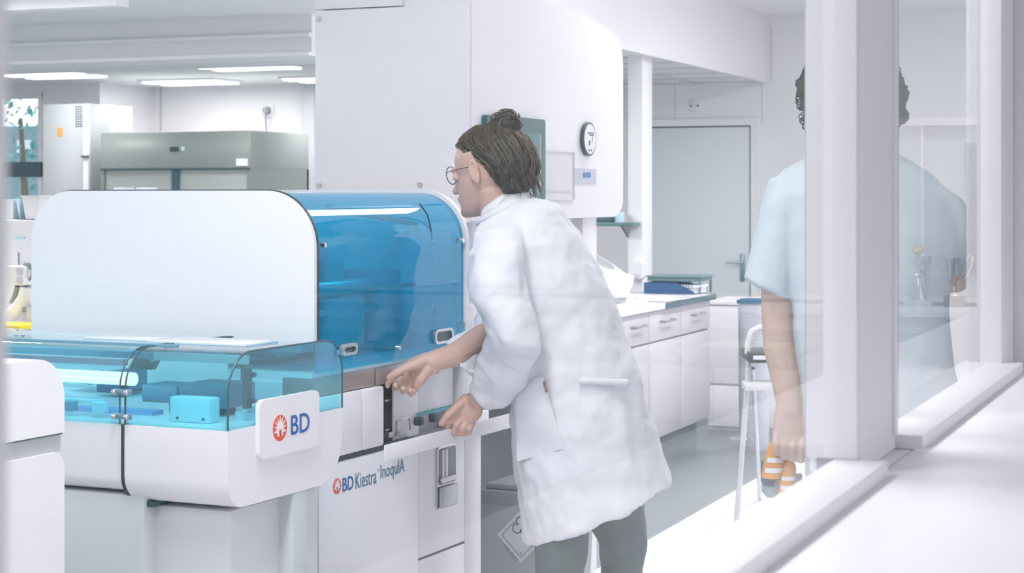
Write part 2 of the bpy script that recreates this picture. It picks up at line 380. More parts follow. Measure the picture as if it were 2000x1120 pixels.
t.part('bowl', MB().lathe((tx, ty, 1.112), [(.026, 0), (.022, .008), (.008, .02), (.008, .035), (.024, .05), (.03, .08), (.032, .11), (.042, .145), (.038, .145), (.028, .11), (.01, .06)]), SILVER)
for s_ in (-1, 1):
    t.part('handle', MB().tube([(tx+s_*.026, ty, 1.17), (tx+s_*.045, ty, 1.185), (tx+s_*.062, ty, 1.225), (tx+s_*.068, ty, 1.262), (tx+s_*.058, ty, 1.27), (tx+s_*.04, ty, 1.25)], .004), SILVER)

# ------------------------------------------------------------------ luminaires
def lamp(x, y, z, label, power, L=1.2, Wd=.42, along='x'):
    t = Thing('ceiling_light', label, 'ceiling light', R, (x, y, z), 'ceiling lights outside the view' if 'outside' in label or 'corridor ceiling' in label else None)
    a, b_ = (L/2, Wd/2) if along == 'x' else (Wd/2, L/2)
    t.part('frame', MB().box(x-a-.03, x+a+.03, y-b_-.03, y+b_+.03, z-.018, z), WHITE2)
    if along == 'x':
        t.part('tube', MB().box(x-a, x+a, y-b_, y-.07, z-.032, z-.018, .004), LAMP)
        t.part('tube', MB().box(x-a, x+a, y+.07, y+b_, z-.032, z-.018, .004), LAMP)
    else:
        t.part('tube', MB().box(x-a, x-.02, y-b_, y+b_, z-.032, z-.018, .004), LAMP)
        t.part('tube', MB().box(x+.02, x+a, y-b_, y+b_, z-.032, z-.018, .004), LAMP)
    ld = bpy.data.lights.new('lamp_light', 'AREA'); ld.shape = 'RECTANGLE'; ld.size = 2*a; ld.size_y = 2*b_; ld.energy = power; ld.color = (1, .968, .95)
    lo = bpy.data.objects.new('lamp_light', ld); COL.objects.link(lo); lo.parent = t.o; lo.location = (0, 0, -.04)
    return t
def ceil_pos(px, py):
    D = FPX*(ZL-EYE)/(HORIZON-py); u = (px-1000)/FPX*D; return (u*cos(A_ROOM)-D*sin(A_ROOM), u*sin(A_ROOM)+D*cos(A_ROOM))
for (px, py, lab) in ((482, 126, 'twin-tube ceiling light, larger one left of the white tower'), (385, 158, 'twin-tube ceiling light just above the recess wall'), (640, 151, 'ceiling light cut off by the left edge of the white tower'), (108, 143, 'ceiling light at the far left above the window')):
    x, y = ceil_pos(px, py)
    if (px == 385): y -= .1
    lamp(x, y, ZL, lab, LAB_W*(.22 if px < 200 else .34), .68 if px != 640 else .6)
for i, (x, y) in enumerate(((-5.4, 3.2), (-5.4, 6.2), (-8.2, 3.2), (-8.2, 6.2), (-10.8, 5), (-10.8, 9.8), (-5.2, 9.8), (-5.4, .4), (-8.2, .4))): lamp(x, y, ZL, 'twin-tube light in the low lab ceiling, outside the view', LAB_W*(1 if y < 6 else 1.5))
for (x, y) in ((-1.6, .6), (-1.6, 2.7), (-1.6, 6.6), (-1.6, 9.2), (-1.6, 12.2)): lamp(x, y, ZH, 'twin-tube light in the high lab ceiling, outside the view', LAB_W*(.8 if y < 6 else .8 if y < 9 else 1.5), along='y')
for (x, y) in ((3.4, -.6), (3.8, 3.8), (3.2, 1.6)): lamp(x, y, 2.75, 'twin-tube light in the corridor ceiling', OFFICE_W)  # unseen lamps, added and placed to brighten the window posts
lamp(mx(1875, 6.2), 6.2, 2.75, 'twin-tube corridor light mirrored in the right pane', OFFICE_W*.6, .8, .16)

# ------------------------------------------------------------------ analyser with the deep blue hood (machine frame)
XF = -2.22                                  # its operator face
ya, yb, yc = M.yx(616, XF), M.yx(905, XF), M.yx(937, XF)
xl = M.xy(70, ya)
def my(px, X=XF): return M.yx(px, X)
def mz(px, py, X=XF): return M.z(py, X, M.yx(px, X))
t = Thing('laboratory_analyzer', 'white plate-processing analyser under a rounded deep blue hood', 'laboratory machine', M, (-2.6, 4.1, 0))
HT, HB = 1.505, 1.156
prof = lambda g: rrect(xl-g, XF+g, HB, HT+g, [0, 0, .135, .12], 14)
t.part('end_panel', MB().prism(prof(.004), 'y', ya-.012, ya), WHITE)
t.part('hood_gasket', MB().prism(prof(.0065), 'y', ya, ya+.006), DARK)
t.part('end_panel', MB().prism(prof(.008), 'y', yb, yb+.018), WHITE)
def arcprof(off, zb, r=.135, n=14):
    pts = [(XF-off, zb)]
    for k in range(n+1):
        q = radians(90*k/n); pts.append((XF-r+(r-off)*cos(q), HT-r+(r-off)*sin(q)))
    pts.append((xl+.14, HT-off)); return pts
zb_ = 1.082
outer = arcprof(0, zb_); inner = arcprof(.005, zb_)
cov = t.part('hood_cover', MB().prism(outer+inner[::-1], 'y', ya+.006, yb), COVER)
t.part('hood_shell', MB().prism([(xl+.004, HB)]+[(xl+.12-.12*cos(radians(90*k/8))+.004, HT-.12+.12*sin(radians(90*k/8))) for k in range(9)]+[(xl+.3, HT), (xl+.3, HT-.02), (xl+.12, HT-.02), (xl+.03, HT-.12), (xl+.03, HB)], 'y', ya+.006, yb), WHITE2)
t.part('deck', MB().box(xl+.02, XF-.012, ya+.004, yb, 1.06, 1.084), WHITE2)
t.part('hood_liner', MB().box(xl+.28, xl+.30, ya+.006, yb, 1.08, 1.42), WHITE2)
t.part('hood_liner', MB().box(xl+.03, XF-.02, yb-.03, yb-.004, 1.08, 1.40), CYANP)
# moving parts under the hood
def at(px, py, X): y = M.yx(px, X); return (X, y, M.z(py, X, y))
p0, p1 = at(640, 405, -2.42), at(800, 434, -2.36)
t.part('gas_strut', MB().cyl(p0, p1, .010, 12).cyl(at(790, 432, -2.365), at(812, 437, -2.355), .006, 10), TGREY)
t.part('crossbar', MB().box(-2.33, -2.30, ya+.05, yb-.12, mz(740, 566, -2.31), mz(740, 558, -2.31)), TGREY)
t.part('guide_rail', MB().cyl((-2.40, ya+.02, 1.262), (-2.40, yb-.1, 1.262), .02, 16).cyl((-2.40, ya+.02, 1.20), (-2.40, yb-.1, 1.20), .012, 16), STEEL)
t.part('carriage', MB().box(-2.36, -2.26, ya+.008, ya+.06, 1.13, 1.245, .004), BLUEM)
t.part('carriage', MB().box(-2.55, -2.38, 4.02, 4.20, 1.10, 1.235, .01).box(-2.53, -2.42, 4.06, 4.16, 1.235, 1.33, .01), mat('robot_grey', (.42,.47,.52), .4))
t.part('robot_arm', MB().prism(rrect(3.80, 3.95, 1.10, 1.33, .04), 'x', -2.56, -2.42).box(-2.5, -2.4, 3.84, 4.05, 1.33, 1.39, .01), mat('robot_grey2', (.45,.50,.56), .4))
t.part('robot_arm', MB().box(-2.5, -2.36, 4.27, 4.36, 1.09, 1.30, .012), BLUEM)
fx = at(846, 600, -2.27)
t.part('frame', MB().box(-2.29, -2.28, my(858, -2.28), my(862, -2.28), 1.10, 1.20).box(-2.29, -2.28, my(800, -2.28), my(862, -2.28), 1.197, 1.203), CYANP)
cb = [at(820, 398, -2.225), at(835, 420, -2.225), at(841, 445, -2.225), at(844, 470, -2.225)]
t.part('cable', MB().tube(cb, .0022, 8), DTEAL)
t.part('cable', MB().cyl(at(844, 472, -2.225), at(844, 622, -2.225), .0018, 8).ball(at(844, 472, -2.225), .006, 10), STEEL)
for px, py in ((629, 479), (899, 470), (775, 679)):
    p = at(px, py, XF); t.part('bolt', MB().cyl(p, (XF+.010, p[1], p[2]), .0075, 16, .006), CHROME)
def oval_handle(tt, px0, px1, py0, py1, X, par=None):
    a, b_ = M.yx(px0, X), M.yx(px1, X); z0, z1 = M.z(py1, X, (a+b_)/2), M.z(py0, X, (a+b_)/2); r = (z1-z0)*.42
    o_ = rrect(a, b_, z0, z1, r, 8); i_ = rrect(a+.009, b_-.009, z0+.007, z1-.007, r*.7, 8); n = len(o_); m_ = MB()
    vs = [[m_.bm.verts.new((x, p[0], p[1])) for p in pp] for x, pp in ((X, o_), (X+.008, o_), (X+.008, i_), (X, i_))]
    for q in range(4):
        A_, B_ = vs[q], vs[(q+1) % 4]
        for k in range(n): m_.bm.faces.new((A_[k], A_[(k+1) % n], B_[(k+1) % n], B_[k]))
    h_ = tt.part('handle', m_, STEEL, par)
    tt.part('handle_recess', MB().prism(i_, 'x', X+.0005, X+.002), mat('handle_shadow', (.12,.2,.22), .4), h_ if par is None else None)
oval_handle(t, 845, 881, 642, 671, XF+.002)
# body under the hood
BW = MB()
BW.box(xl+.02, XF, ya, yc, .10, .865, .004)
BW.box(xl+.02, XF-.09, ya, yc, .865, 1.06).box(xl+.02, XF-.005, yb+.02, yc, .865, 1.20, .003)
t.part('body', BW, WHITE2)
t.part('plinth', MB().box(xl+.06, XF-.05, ya+.03, yc-.03, 0, .10), GREY)
t.part('metal_strip', MB().box(XF-.09, XF-.006, ya, my(736), 1.028, 1.072, .002).box(XF-.09, XF-.006, my(739), my(800), 1.028, 1.072, .002), mat('warm_steel', (.42,.38,.37), .35, .6))
dr = t.part('front_door', MB().box(XF-.08, XF+.004, ya+.01, my(706)-.001, .878, 1.026, .006).box(XF-.08, XF+.004, my(706)+.001, my(748), .878, 1.026, .006), WHITE)
t.part('slot', MB().box(XF-.03, XF-.004, ya, my(815), .866, .876), DARK)
t.part('compartment', MB().box(XF-.088, XF-.07, my(742, XF-.07), my(772, XF-.07), .868, 1.04).box(XF-.088, XF-.03, my(741, XF-.03)-.006, my(741, XF-.03)-.004, .868, 1.04), TGREY)
for a_, b_, c_ in ((.90, .906, .02), (.975, .98, .02), (.885, .898, .01)): t.part('compartment_shelf', MB().box(XF-.07, XF-c_-.02, my(746, XF-.05), my(767, XF-.05), a_, b_), STEEL)
t.part('upper_panel', MB().box(XF-.036, XF-.03, my(769, XF-.03), my(818, XF-.03)-.001, .875, 1.05, .002).box(XF-.088, XF-.03, my(818, XF-.03)+.001, yb, .93, 1.05, .003), WHITE)
t.part('panel_gasket', MB().box(XF-.05, XF-.026, my(818, XF-.026), yb, .922, .93), mat('teal_gasket', (.10,.40,.47), .4))
t.part('wire_bail', MB().tube([(XF-.02, my(788), .895), (XF-.02, my(788), .925), (XF-.02, my(812), .928), (XF-.02, my(814), .91), (XF-.02, my(815), .895)], .0025, 8), STEEL)
for px in (828, 856): t.part('clip', MB().box(XF-.03, XF-.012, my(px), my(px+10), .90, .922, .004), DARK)
# lower panels on the operator face
t.part('lower_panel', MB().box(XF, XF+.004, ya+.01, my(815)-.001, .12, .862, .002).box(XF, XF+.004, my(815)+.001, my(905), mz(860, 1076)+.002, .862, .002)
       .box(XF, XF+.004, my(815)+.001, my(905), .12, mz(860, 1076)-.004, .002).box(XF, XF+.004, my(905)+.0015, yc, .12, .862, .002), WHITE)
t.part('panel_gap', MB().box(XF-.002, XF+.001, my(815), yc-.002, .13, .86), DARK)
a, b_ = my(848), my(885); z0, z1 = mz(866, 992), mz(866, 868)
lt = t.part('latch_frame', MB().prism(rrect(a, b_, z0, z1, .018), 'x', XF+.004, XF+.010), STEEL)
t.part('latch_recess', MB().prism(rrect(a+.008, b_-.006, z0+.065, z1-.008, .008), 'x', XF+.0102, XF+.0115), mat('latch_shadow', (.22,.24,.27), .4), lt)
t.part('latch_bar', MB().box(XF+.011, XF+.015, a+.022, a+.030, z0+.08, z1-.012).box(XF+.011, XF+.015, a+.040, a+.050, z0+.08, z1-.012).box(XF+.011, XF+.02, a+.012, b_-.012, z0+.07, z0+.084, .003), WHITE2, lt)
t.part('latch_lip', MB().prism([(z0+.012, 0), (z0+.075, 0), (z0+.065, .014), (z0+.02, .018)], 'y', a+.003, b_-.003) if False else MB().box(XF+.010, XF+.020, a+.004, b_-.004, z0+.004, z0+.06, .006), mat('silver_plastic', (.50,.52,.55), .35, .3), lt)
# brand marks
def burst(m_o, m_w, X, cy, cz, r, sx=1.0):
    n = 40
    m_o.prism([(cy+r*sx*cos(2*pi*k/n), cz+r*cos(0)*sin(2*pi*k/n)) for k in range(n)], 'x', X, X+.0008)
    pts = []
    for k in range(9):                       # pointed rays over the top, raised arms below
        q = radians(200-27.5*k); rr = r*(.97 if k % 2 == 0 else .93)
        pts.append((cy+rr*sx*cos(q), cz+.02*r+rr*sin(q)))
        if k < 8:
            q2 = radians(200-27.5*k-13.75); pts.append((cy+r*.42*sx*cos(q2), cz+r*.42*sin(q2)))
    pts += [(cy+.42*r*sx, cz-.35*r), (cy+.34*r*sx, cz-.62*r), (cy+.1*r*sx, cz-.62*r), (cy-.1*r*sx, cz-.62*r), (cy-.34*r*sx, cz-.62*r), (cy-.42*r*sx, cz-.35*r)]
    m_w.prism(pts, 'x', X+.0008, X+.0014)
    m_o.prism([(cy+r*sx*(.20*cos(2*pi*k/16)), cz-r*.32+r*.22*sin(2*pi*k/16)) for k in range(16)], 'x', X+.0014, X+.002)
    m_o.prism([(cy-.12*r*sx, cz-.62*r), (cy+.12*r*sx, cz-.62*r), (cy+.17*r*sx, cz-.4*r), (cy-.17*r*sx, cz-.4*r)], 'x', X+.0014, X+.002)
mo, mw = MB(), MB(); cy = my(658, XF+.0042); burst(mo, mw, XF+.0042, cy, mz(658, 949), .0185)
lg = t.part('logo_disc', mo, LOGO_O); t.part('logo_rays', mw, WHITE, lg)
def label(m_, s, X, pxa, pxb, pyb, pyt, **k):
    y0, y1 = M.yx(pxa, X), M.yx(pxb, X); z0 = M.z(pyb, X, y0); z1 = M.z(pyt, X, y0)
    text(m_, s, (X, y0, z0), (0, y1-y0, 0), (0, 0, z1-z0), **k)
m_ = MB(); label(m_, 'BD', XF+.0045, 669, 690, 961, 935, bold=.0006); t.part('lettering', m_, LOGO_B)
m_ = MB(); label(m_, 'Kiestra', XF+.0045, 694, 735, 956, 926); label(m_, 'TM', XF+.0045, 736, 740, 922, 918); label(m_, 'InoqulA', XF+.0045, 743, 790, 944, 909); t.part('lettering', m_, LOGO_T)
# hinge tabs along the hood top
for px in (222, 252, 296, 330, 395, 440, 525):
    x = M.xy(px, ya+.05); t.part('hinge_tab', MB().box(x-.018, x+.018, ya+.01, ya+.05, HT-.002, HT+.012 if px in (252, 296) else HT+.006, .002), WHITE2)
# folding tray pulled out in front of her hand
tb = my(1000, -2.14)
t.part('tray', MB().box(XF+.006, -2.12, my(752), tb, .866, .873, .002).box(-2.124, -2.118, my(752, -2.12), tb, .866, .905, .002).box(XF-.03, XF+.01, yc-.02, tb, .866, .905, .002), WHITE)

# ------------------------------------------------------------------ sample track with cyan lids, in front of the analyser
XT = -2.10; ta, tb2 = M.yx(445, XT), M.yx(668, XT); TZ0, TZ1, TZG = .858, 1.176, 1.02
xg = M.xy(240, ta); XL = -3.75
t = Thing('sample_track', 'white sample transport track with cyan see-through lids and orange-logo sign', 'laboratory machine', M, (-2.4, 3.37, 0))
low = rrect(ta, tb2, TZ0, TZG, [.055, .10, 0, 0], 10)
tr1 = t.part('shell', MB().prism(low, 'x', xg+.004, XT), WHITE)
t.part('shell', MB().prism(rrect(ta+.004, tb2, TZ0+.02, TZG, [.03, .03, 0, 0], 8), 'x', XL, xg-.004), WHITE2)
t.part('gasket', MB().prism(rrect(ta-.001, tb2-.002, TZ0-.001, TZG, [.055, .10, 0, 0], 10), 'x', xg-.004, xg+.004), DARK)
def lidprof(o_): return [(ta+o_, TZG)]+[(ta+.085-(.085-o_)*cos(radians(90*k/10)), TZ1-.085+(.085-o_)*sin(radians(90*k/10))) for k in range(11)] + \
    [(tb2-.07+(.07-o_)*sin(radians(90*k/10)), TZ1-.07+(.07-o_)*cos(radians(90*k/10))) for k in range(11)]+[(tb2-o_, TZG)]
po, pi_ = lidprof(0), lidprof(.005)
def lid_shell(x0, x1): return MB().prism(po+pi_[::-1], 'x', x0, x1)
ld1 = t.part('lid', lid_shell(xg+.004, XT-.005), LID)
t.part('lid_end', MB().prism(po, 'x', XT-.005, XT), LID, ld1)
t.part('lid_gasket', MB().tube([(XT, a, z+.0) for a, z in po], .0022, 6).tube([(xg+.006, a, z) for a, z in po], .0022, 6), DTEAL, ld1)
ld2 = t.part('lid', lid_shell(XL, xg-.006), LID)
t.part('lid_gasket', MB().tube([(xg-.008, a, z) for a, z in po], .0018, 6), DTEAL, ld2)
for zz in (TZG+.017, TZG+.068):
    for dx in (-.016, .016):
        p = (xg+dx, ta, zz); t.part('bolt', MB().cyl(p, (p[0], ta-.008, zz), .0065, 14).ball((p[0], ta-.010, zz), .0062, 12), STEEL)
for a_ in (.062, .011): t.part('hinge_plate', MB().box(xg-.024, xg+.024, ta-.003, ta-.0005, TZG+a_, TZG+a_+.012, .001), BLUEM)
t.part('track_bed', MB().box(XL, XT-.006, ta+.006, tb2-.006, TZG, TZG+.003), mat('bright_bed', (.84,.86,.90), .3))
t.part('back_wall', MB().box(XL, XT-.3, tb2-.012, tb2-.007, TZG+.003, TZ1-.05), WHITE2)
# top plates lying on the lid
def ty_(px, py):   # machine-frame point on the lid top
    D = (EYE-TZ1)*FPX/(py-HORIZON); u = (px-1000)/FPX*D; v = Matrix.Rotation(-M.rz, 3, 'Z') @ Vector((u*cos(A_ROOM)-D*sin(A_ROOM), u*sin(A_ROOM)+D*cos(A_ROOM), 0)); return v.x, v.y
t.part('top_plate', MB().box(-2.42, -2.17, ta+.17, ta+.30, TZ1, TZ1+.005, .001).box(-2.62, -2.44, ta+.2, ta+.28, TZ1, TZ1+.004, .001), mat('clear_plate', (.72,.76,.86), .15), ld1)
t.part('top_rail', MB().box(XL, -2.3, ta+.10, ta+.115, TZ1, TZ1+.004).box(XL, xg-.01, ta+.012, ta+.03, TZ1-.035, TZ1-.022), BLUEM)
# mechanisms inside: right section
def bx_(px0, px1, yy, py0, py1, dy):
    a0, a1 = M.xy(px0, yy), M.xy(px1, yy); return (a0, a1, yy, yy+dy, M.z(py1, (a0+a1)/2, yy), M.z(py0, (a0+a1)/2, yy))
q = bx_(331, 409, ta+.06, 777, 823, .04)
g = t.part('barcode_reader', MB().box(*q[:4], TZG+.003, q[5], .004), CYANP)
for u in (.2, .85): t.part('screw', MB().cyl((q[0]+(q[1]-q[0])*u, q[2]-.002, TZG+.012), (q[0]+(q[1]-q[0])*u, q[2]+.001, TZG+.012), .003, 10), DTEAL, g)
q = bx_(276, 345, ta+.19, 753, 800, .09); t.part('drive_motor', MB().box(*q[:4], TZG+.02, q[5], .004), BLUEM)
q = bx_(348, 440, ta+.17, 752, 800, .12); t.part('drive_motor', MB().box(*q[:4], TZG+.02, q[5], .006), mat('motor_dark', (.10,.22,.32), .35))
t.part('motor_foot', MB().box(M.xy(280, ta+.2), M.xy(430, ta+.2), ta+.2, ta+.26, TZG+.003, TZG+.02), DTEAL)
p0 = M.xy(256, ta+.32); p1 = M.xy(318, ta+.32); z0 = TZG+.003
t.part('bracket', MB().prism([(p0, z0), (p0, 1.11), (p0+.015, 1.14), (p0+.035, 1.16), (p1, 1.16), (p1, 1.145), (p1-.03, 1.10), (p1-.06, 1.10), (p0+.03, 1.07), (p0+.03, z0)], 'y', ta+.32, ta+.335), mat('bracket_grey', (.22,.22,.22), .4, .4))
t.part('bracket_hole', MB().prism([(p1-.028+.008*cos(k*pi/8), 1.128+.011*sin(k*pi/8)) for k in range(16)], 'y', ta+.3185, ta+.3195), CYANP)
ux = -2.135; t.part('upright', MB().box(ux-.012, ux, M.yx(482, ux), M.yx(493, ux), 1.05, 1.135, .002).cyl((ux, M.yx(493, ux), 1.12), (ux, M.yx(497, ux), 1.12), .006, 10).cyl((ux, M.yx(493, ux), 1.065), (ux, M.yx(497, ux), 1.065), .006, 10), DTEAL)
t.part('lens_dial', MB().cyl((-2.16, ta+.17, TZG+.003), (-2.16, ta+.17, TZG+.018), .03, 24).cyl((-2.16, ta+.17, TZG+.018), (-2.16, ta+.17, TZG+.03), .015, 20), CYANP)
t.part('cross_beam', MB().box(M.xy(300, ta+.1), XT-.02, ta+.1, ta+.11, TZ1-.03, TZ1-.012), mat('beam_grey', (.5,.55,.58), .3, .5))
# left section
q = (xg-.45, xg-.05, ta+.1, ta+.12); t.part('light_tube', MB().cyl((XL+.05, ta+.08, TZ1-.07), (xg-.03, ta+.08, TZ1-.07), .014, 14), GLOW)
t.part('lid_rail', MB().box(XL, xg-.02, ta+.30, ta+.33, TZ1-.05, TZ1-.035), BLUEM)
q = bx_(139, 172, ta+.25, 727, 752, .06); t.part('sensor_cover', MB().prism(rrect(q[0], q[1], q[4], q[5], [0, 0, 0, .02]), 'y', q[2], q[3]), CYANP)
q = bx_(165, 180, ta+.24, 728, 750, .02); t.part('sensor_block', MB().box(*q), BLUEM)
q = bx_(200, 236, ta+.2, 727, 765, .1); t.part('gripper', MB().box(*q, .004), BLUEM)
q = bx_(188, 236, ta+.18, 752, 768, .03); t.part('gripper_base', MB().box(*q, .002), mat('gripper_navy', (.03,.10,.20), .4))
q = bx_(179, 201, ta+.05, 787, 806, .02); t.part('plate_guide', MB().box(*q, .001), CYANP)
q = bx_(120, 141, ta+.05, 785, 804, .02); t.part('plate_guide', MB().box(*q, .001), BLUEM)
q = bx_(120, 200, ta+.07, 780, 788, .01); t.part('guide_bar', MB().box(*q, .001), CYANP)
t.part('conveyor_belt', MB().box(XL, xg-.02, ta+.13, ta+.17, TZG+.003, TZG+.012), mat('belt_blue', (.25,.42,.75), .4))
t.part('conveyor_deck', MB().box(XL, xg-.02, ta+.19, ta+.40, TZG+.003, TZG+.03), WHITE2)
# sign
sa, sb = M.yx(507, XT+.01), M.yx(624, XT+.01); s0, s1 = M.z(899, XT, sa), M.z(783, XT, sa)
sg = t.part('sign_plate', MB().prism(rrect(sa, sb, s0, s1, .018, 8), 'x', XT, XT+.010), WHITE)
mo, mw = MB(), MB(); cy = M.yx(546.5, XT+.010); burst(mo, mw, XT+.010, cy, M.z(836, XT, cy), .0278, .98)
l_ = t.part('logo_disc', mo, LOGO_O, sg); t.part('logo_rays', mw, WHITE, sg)
m_ = MB(); label(m_, 'BD', XT+.0102, 568.5, 604, 850, 813, bold=.0007); t.part('lettering', m_, LOGO_B, sg)
p = (XT, M.yx(660, XT), TZ1-.03); t.part('bolt', MB().cyl(p, (XT+.006, p[1], p[2]), .006, 14), BLUEM)
oval_handle(t, 664, 693, 671, 694, XT+.004)
# pedestal
t.part('pedestal', MB().box(XL, M.xy(281, ta+.02), ta+.02, tb2-.05, .02, TZ0+.012, .003), mat('pale_grey_enamel', (.64,.68,.70), .35))
t.part('pedestal', MB().box(M.xy(284, ta+.06), M.xy(449, ta+.06), ta+.06, tb2-.05, .02, TZ0-.012, .003), mat('pale_grey_enamel2', (.70,.71,.74), .35))
t.part('pedestal', MB().box(M.xy(451, ta+.25), M.xy(572, ta+.25), ta+.25, ta+.31, .0, TZ0+.004, .003), mat('blue_grey_enamel', (.58,.63,.66), .35))
t.part('cross_tie', MB().box(M.xy(282, ta+.03), M.xy(300, ta+.03), ta+.03, ta+.3, TZ0-.012, TZ0, .001), DTEAL)

# ------------------------------------------------------------------ near white machine at the left edge
XN = -2.20; ny = M.yx(126, XN); zt = M.z(697, XN, ny)
t = Thing('white_cabinet', 'rounded white machine at the left edge with a grey band', 'laboratory machine', M, (-2.6, 2.45, 0))
g0, g1 = M.z(881, XN, ny), M.z(845, XN, ny)
t.part('top_housing', MB().prism(rrect(1.95, ny, g1, zt, [0, 0, .075, .05], 12), 'x', -2.75, XN), WHITE)
t.part('band', MB().box(-2.74, XN-.006, 1.96, ny-.004, g0, g1-.001), mat('band_grey', (.55,.57,.60), .35, .3))
t.part('seam', MB().box(-2.745, XN-.002, 1.955, ny-.003, g1-.003, g1), DTEAL)
t.part('body', MB().prism(rrect(1.95, ny, .0, g0, [0, 0, .03, 0], 8), 'x', -2.75, XN), WHITE2)

# ------------------------------------------------------------------ tall white cabinet behind the analyser
XC = -2.30; c0 = 4.66; c1 = M.yx(1217, XC); cl = M.xy(619, c0); cz0 = 1.425
ctop = [(c0, 2.115), (M.yx(1060, XC), 2.10), (M.yx(1150, XC), 2.075)]
cq = c1-.10
pr = [(c0, cz0), (c1-.09, cz0)]+[(c1-.09+.09*sin(radians(15*k)), cz0+.06-.06*cos(radians(15*k))) for k in range(1, 7)] + \
     [(c1-.12+.12*cos(radians(15*k)), 1.94+.105*sin(radians(15*k))) for k in range(0, 7)]+ctop[::-1]
t = Thing('safety_cabinet', 'tall white enclosure behind the analyser with screen and round dial', 'laboratory cabinet', M, (-2.55, 5.2, 0))
t.part('housing', MB().prism(pr, 'x', cl+.02, XC), WHITE)
t.part('front_panel', MB().box(cl, XC-.002, c0-.012, c0, 1.42, M.z(22, cl, c0), .003), WHITE)
t.part('upper_strip', MB().box(cl, M.xy(790, c0), c0-.014, c0, M.z(20, cl, c0), 2.1, .002), WHITE)
for px, py in ((627, 37), (628, 362), (825, 361)):
    x = M.xy(px, c0); z = M.z(py, x, c0); t.part('bolt', MB().cyl((x, c0-.012, z), (x, c0-.019, z), .007, 16), STEEL)
t.part('leg', MB().box(cl+.03, XC-.03, 4.70, 4.73, 0, cz0, .003), LGREY)
ly = M.yx(1158, XC); t.part('leg', MB().box(XC-.05, XC-.01, ly-.06, ly+.06, 0, cz0+.01, .004), WHITE2)
t.part('leg', MB().box(cl+.03, cl+.07, ly-.04, ly+.04, 0, cz0+.01, .004), WHITE2)
t.part('rear_strut', MB().box(XC-.2, XC-.16, M.yx(1130, XC-.18), M.yx(1142, XC-.18), .9, cz0+.01), TGREY)
t.part('worktop', MB().box(cl+.03, XC-.06, 4.735, ly+.1, .87, .90, .003), WHITE2)
sa, sb = M.yx(941, XC), M.yx(1055, XC); sz0, sz1 = M.z(392, XC, sb), M.z(224, XC, sa)
sc_ = t.part('display', MB().prism(rrect(sa, sb, sz0, sz1, .012), 'x', XC, XC+.018), SCREEN)
t.part('display_image', MB().prism(rrect(sa+.03, sb-.05, sz0+.02, sz1-.045, .002), 'x', XC+.0181, XC+.0185), SCREENT, sc_)
t.part('display_image', MB().prism(rrect(sb-.047, sb-.035, sz0+.02, sz1-.045, .002), 'x', XC+.0181, XC+.0185), mat('screen_sand', (.35,.34,.28), .2), sc_)
cy = M.yx(1145.5, XC); cz = M.z(272, XC, cy); rr = 33*M.dep(XC, cy)/FPX
dl = t.part('dial_rim', MB().cyl((XC, cy, cz), (XC+.012, cy, cz), rr, 40), DTEAL)
t.part('dial_face', MB().cyl((XC+.012, cy, cz), (XC+.0135, cy, cz), rr*.88, 40), WHITE2, dl)
m_ = MB().box(XC+.0135, XC+.014, cy-.012, cy-.002, cz-.02, cz-.005).box(XC+.0135, XC+.014, cy-.008, cy+.03, cz+.012, cz+.015).box(XC+.0135, XC+.014, cy+.015, cy+.018, cz-.01, cz+.012)
m_.cyl((XC+.0135, cy-.01, cz-.036), (XC+.014, cy-.01, cz-.036), .004, 12).cyl((XC+.0135, cy+.01, cz-.036), (XC+.014, cy+.01, cz-.036), .004, 12)
for k in range(5): m_.box(XC+.0135, XC+.014, cy-.022+.011*k, cy-.016+.011*k, cz+.017, cz+.022)
t.part('dial_marks', m_, INK, dl)
la, lb = M.yx(1122, XC), M.yx(1163, XC); lz0, lz1 = M.z(358, XC, la), M.z(329, XC, la)
lb_ = t.part('label_plate', MB().box(XC, XC+.003, la, lb, lz0, lz1), mat('label_grey', (.55,.58,.68), .4))
m_ = MB()
for k in range(3): m_.box(XC+.003, XC+.0036, la+(lb-la)*(.36+.13*k), la+(lb-la)*(.46+.13*k), lz0+.018, lz0+.035)
t.part('label_symbols', m_, mat('label_blue', (.03,.20,.45), .5), lb_)
pa, pb = M.yx(1057, XC), M.yx(1120, XC); z0, z1 = M.z(392, XC, pa), M.z(293, XC, pa)
ph = t.part('document_pocket', MB().box(XC, XC+.002, pa, pb, z0, z1).box(XC, XC+.005, pa, pb, z0, z0+.004).box(XC, XC+.005, pa, pb, z1-.004, z1).box(XC, XC+.005, pb-.004, pb, z0, z1), mat('pocket_film', (.72,.72,.78), .3))
t.part('printed_line', MB().box(XC+.002, XC+.003, pa+.02, pb-.03, z0+.025, z0+.032), LGREY, ph)

def ell(cx_, cy_, z, a, b_, n=28, e=2.6):
    out = []
    for k in range(n):
        q = 2*pi*k/n; c, s_ = cos(q), sin(q)
        out.append((cx_+a*abs(c)**(2/e)*(1 if c > 0 else -1), cy_+b_*abs(s_)**(2/e)*(1 if s_ > 0 else -1), z))
    return out
def tilt(r, cx_, z0, k): return [(x, y, z+(cx_-x)*k) for x, y, z in r]

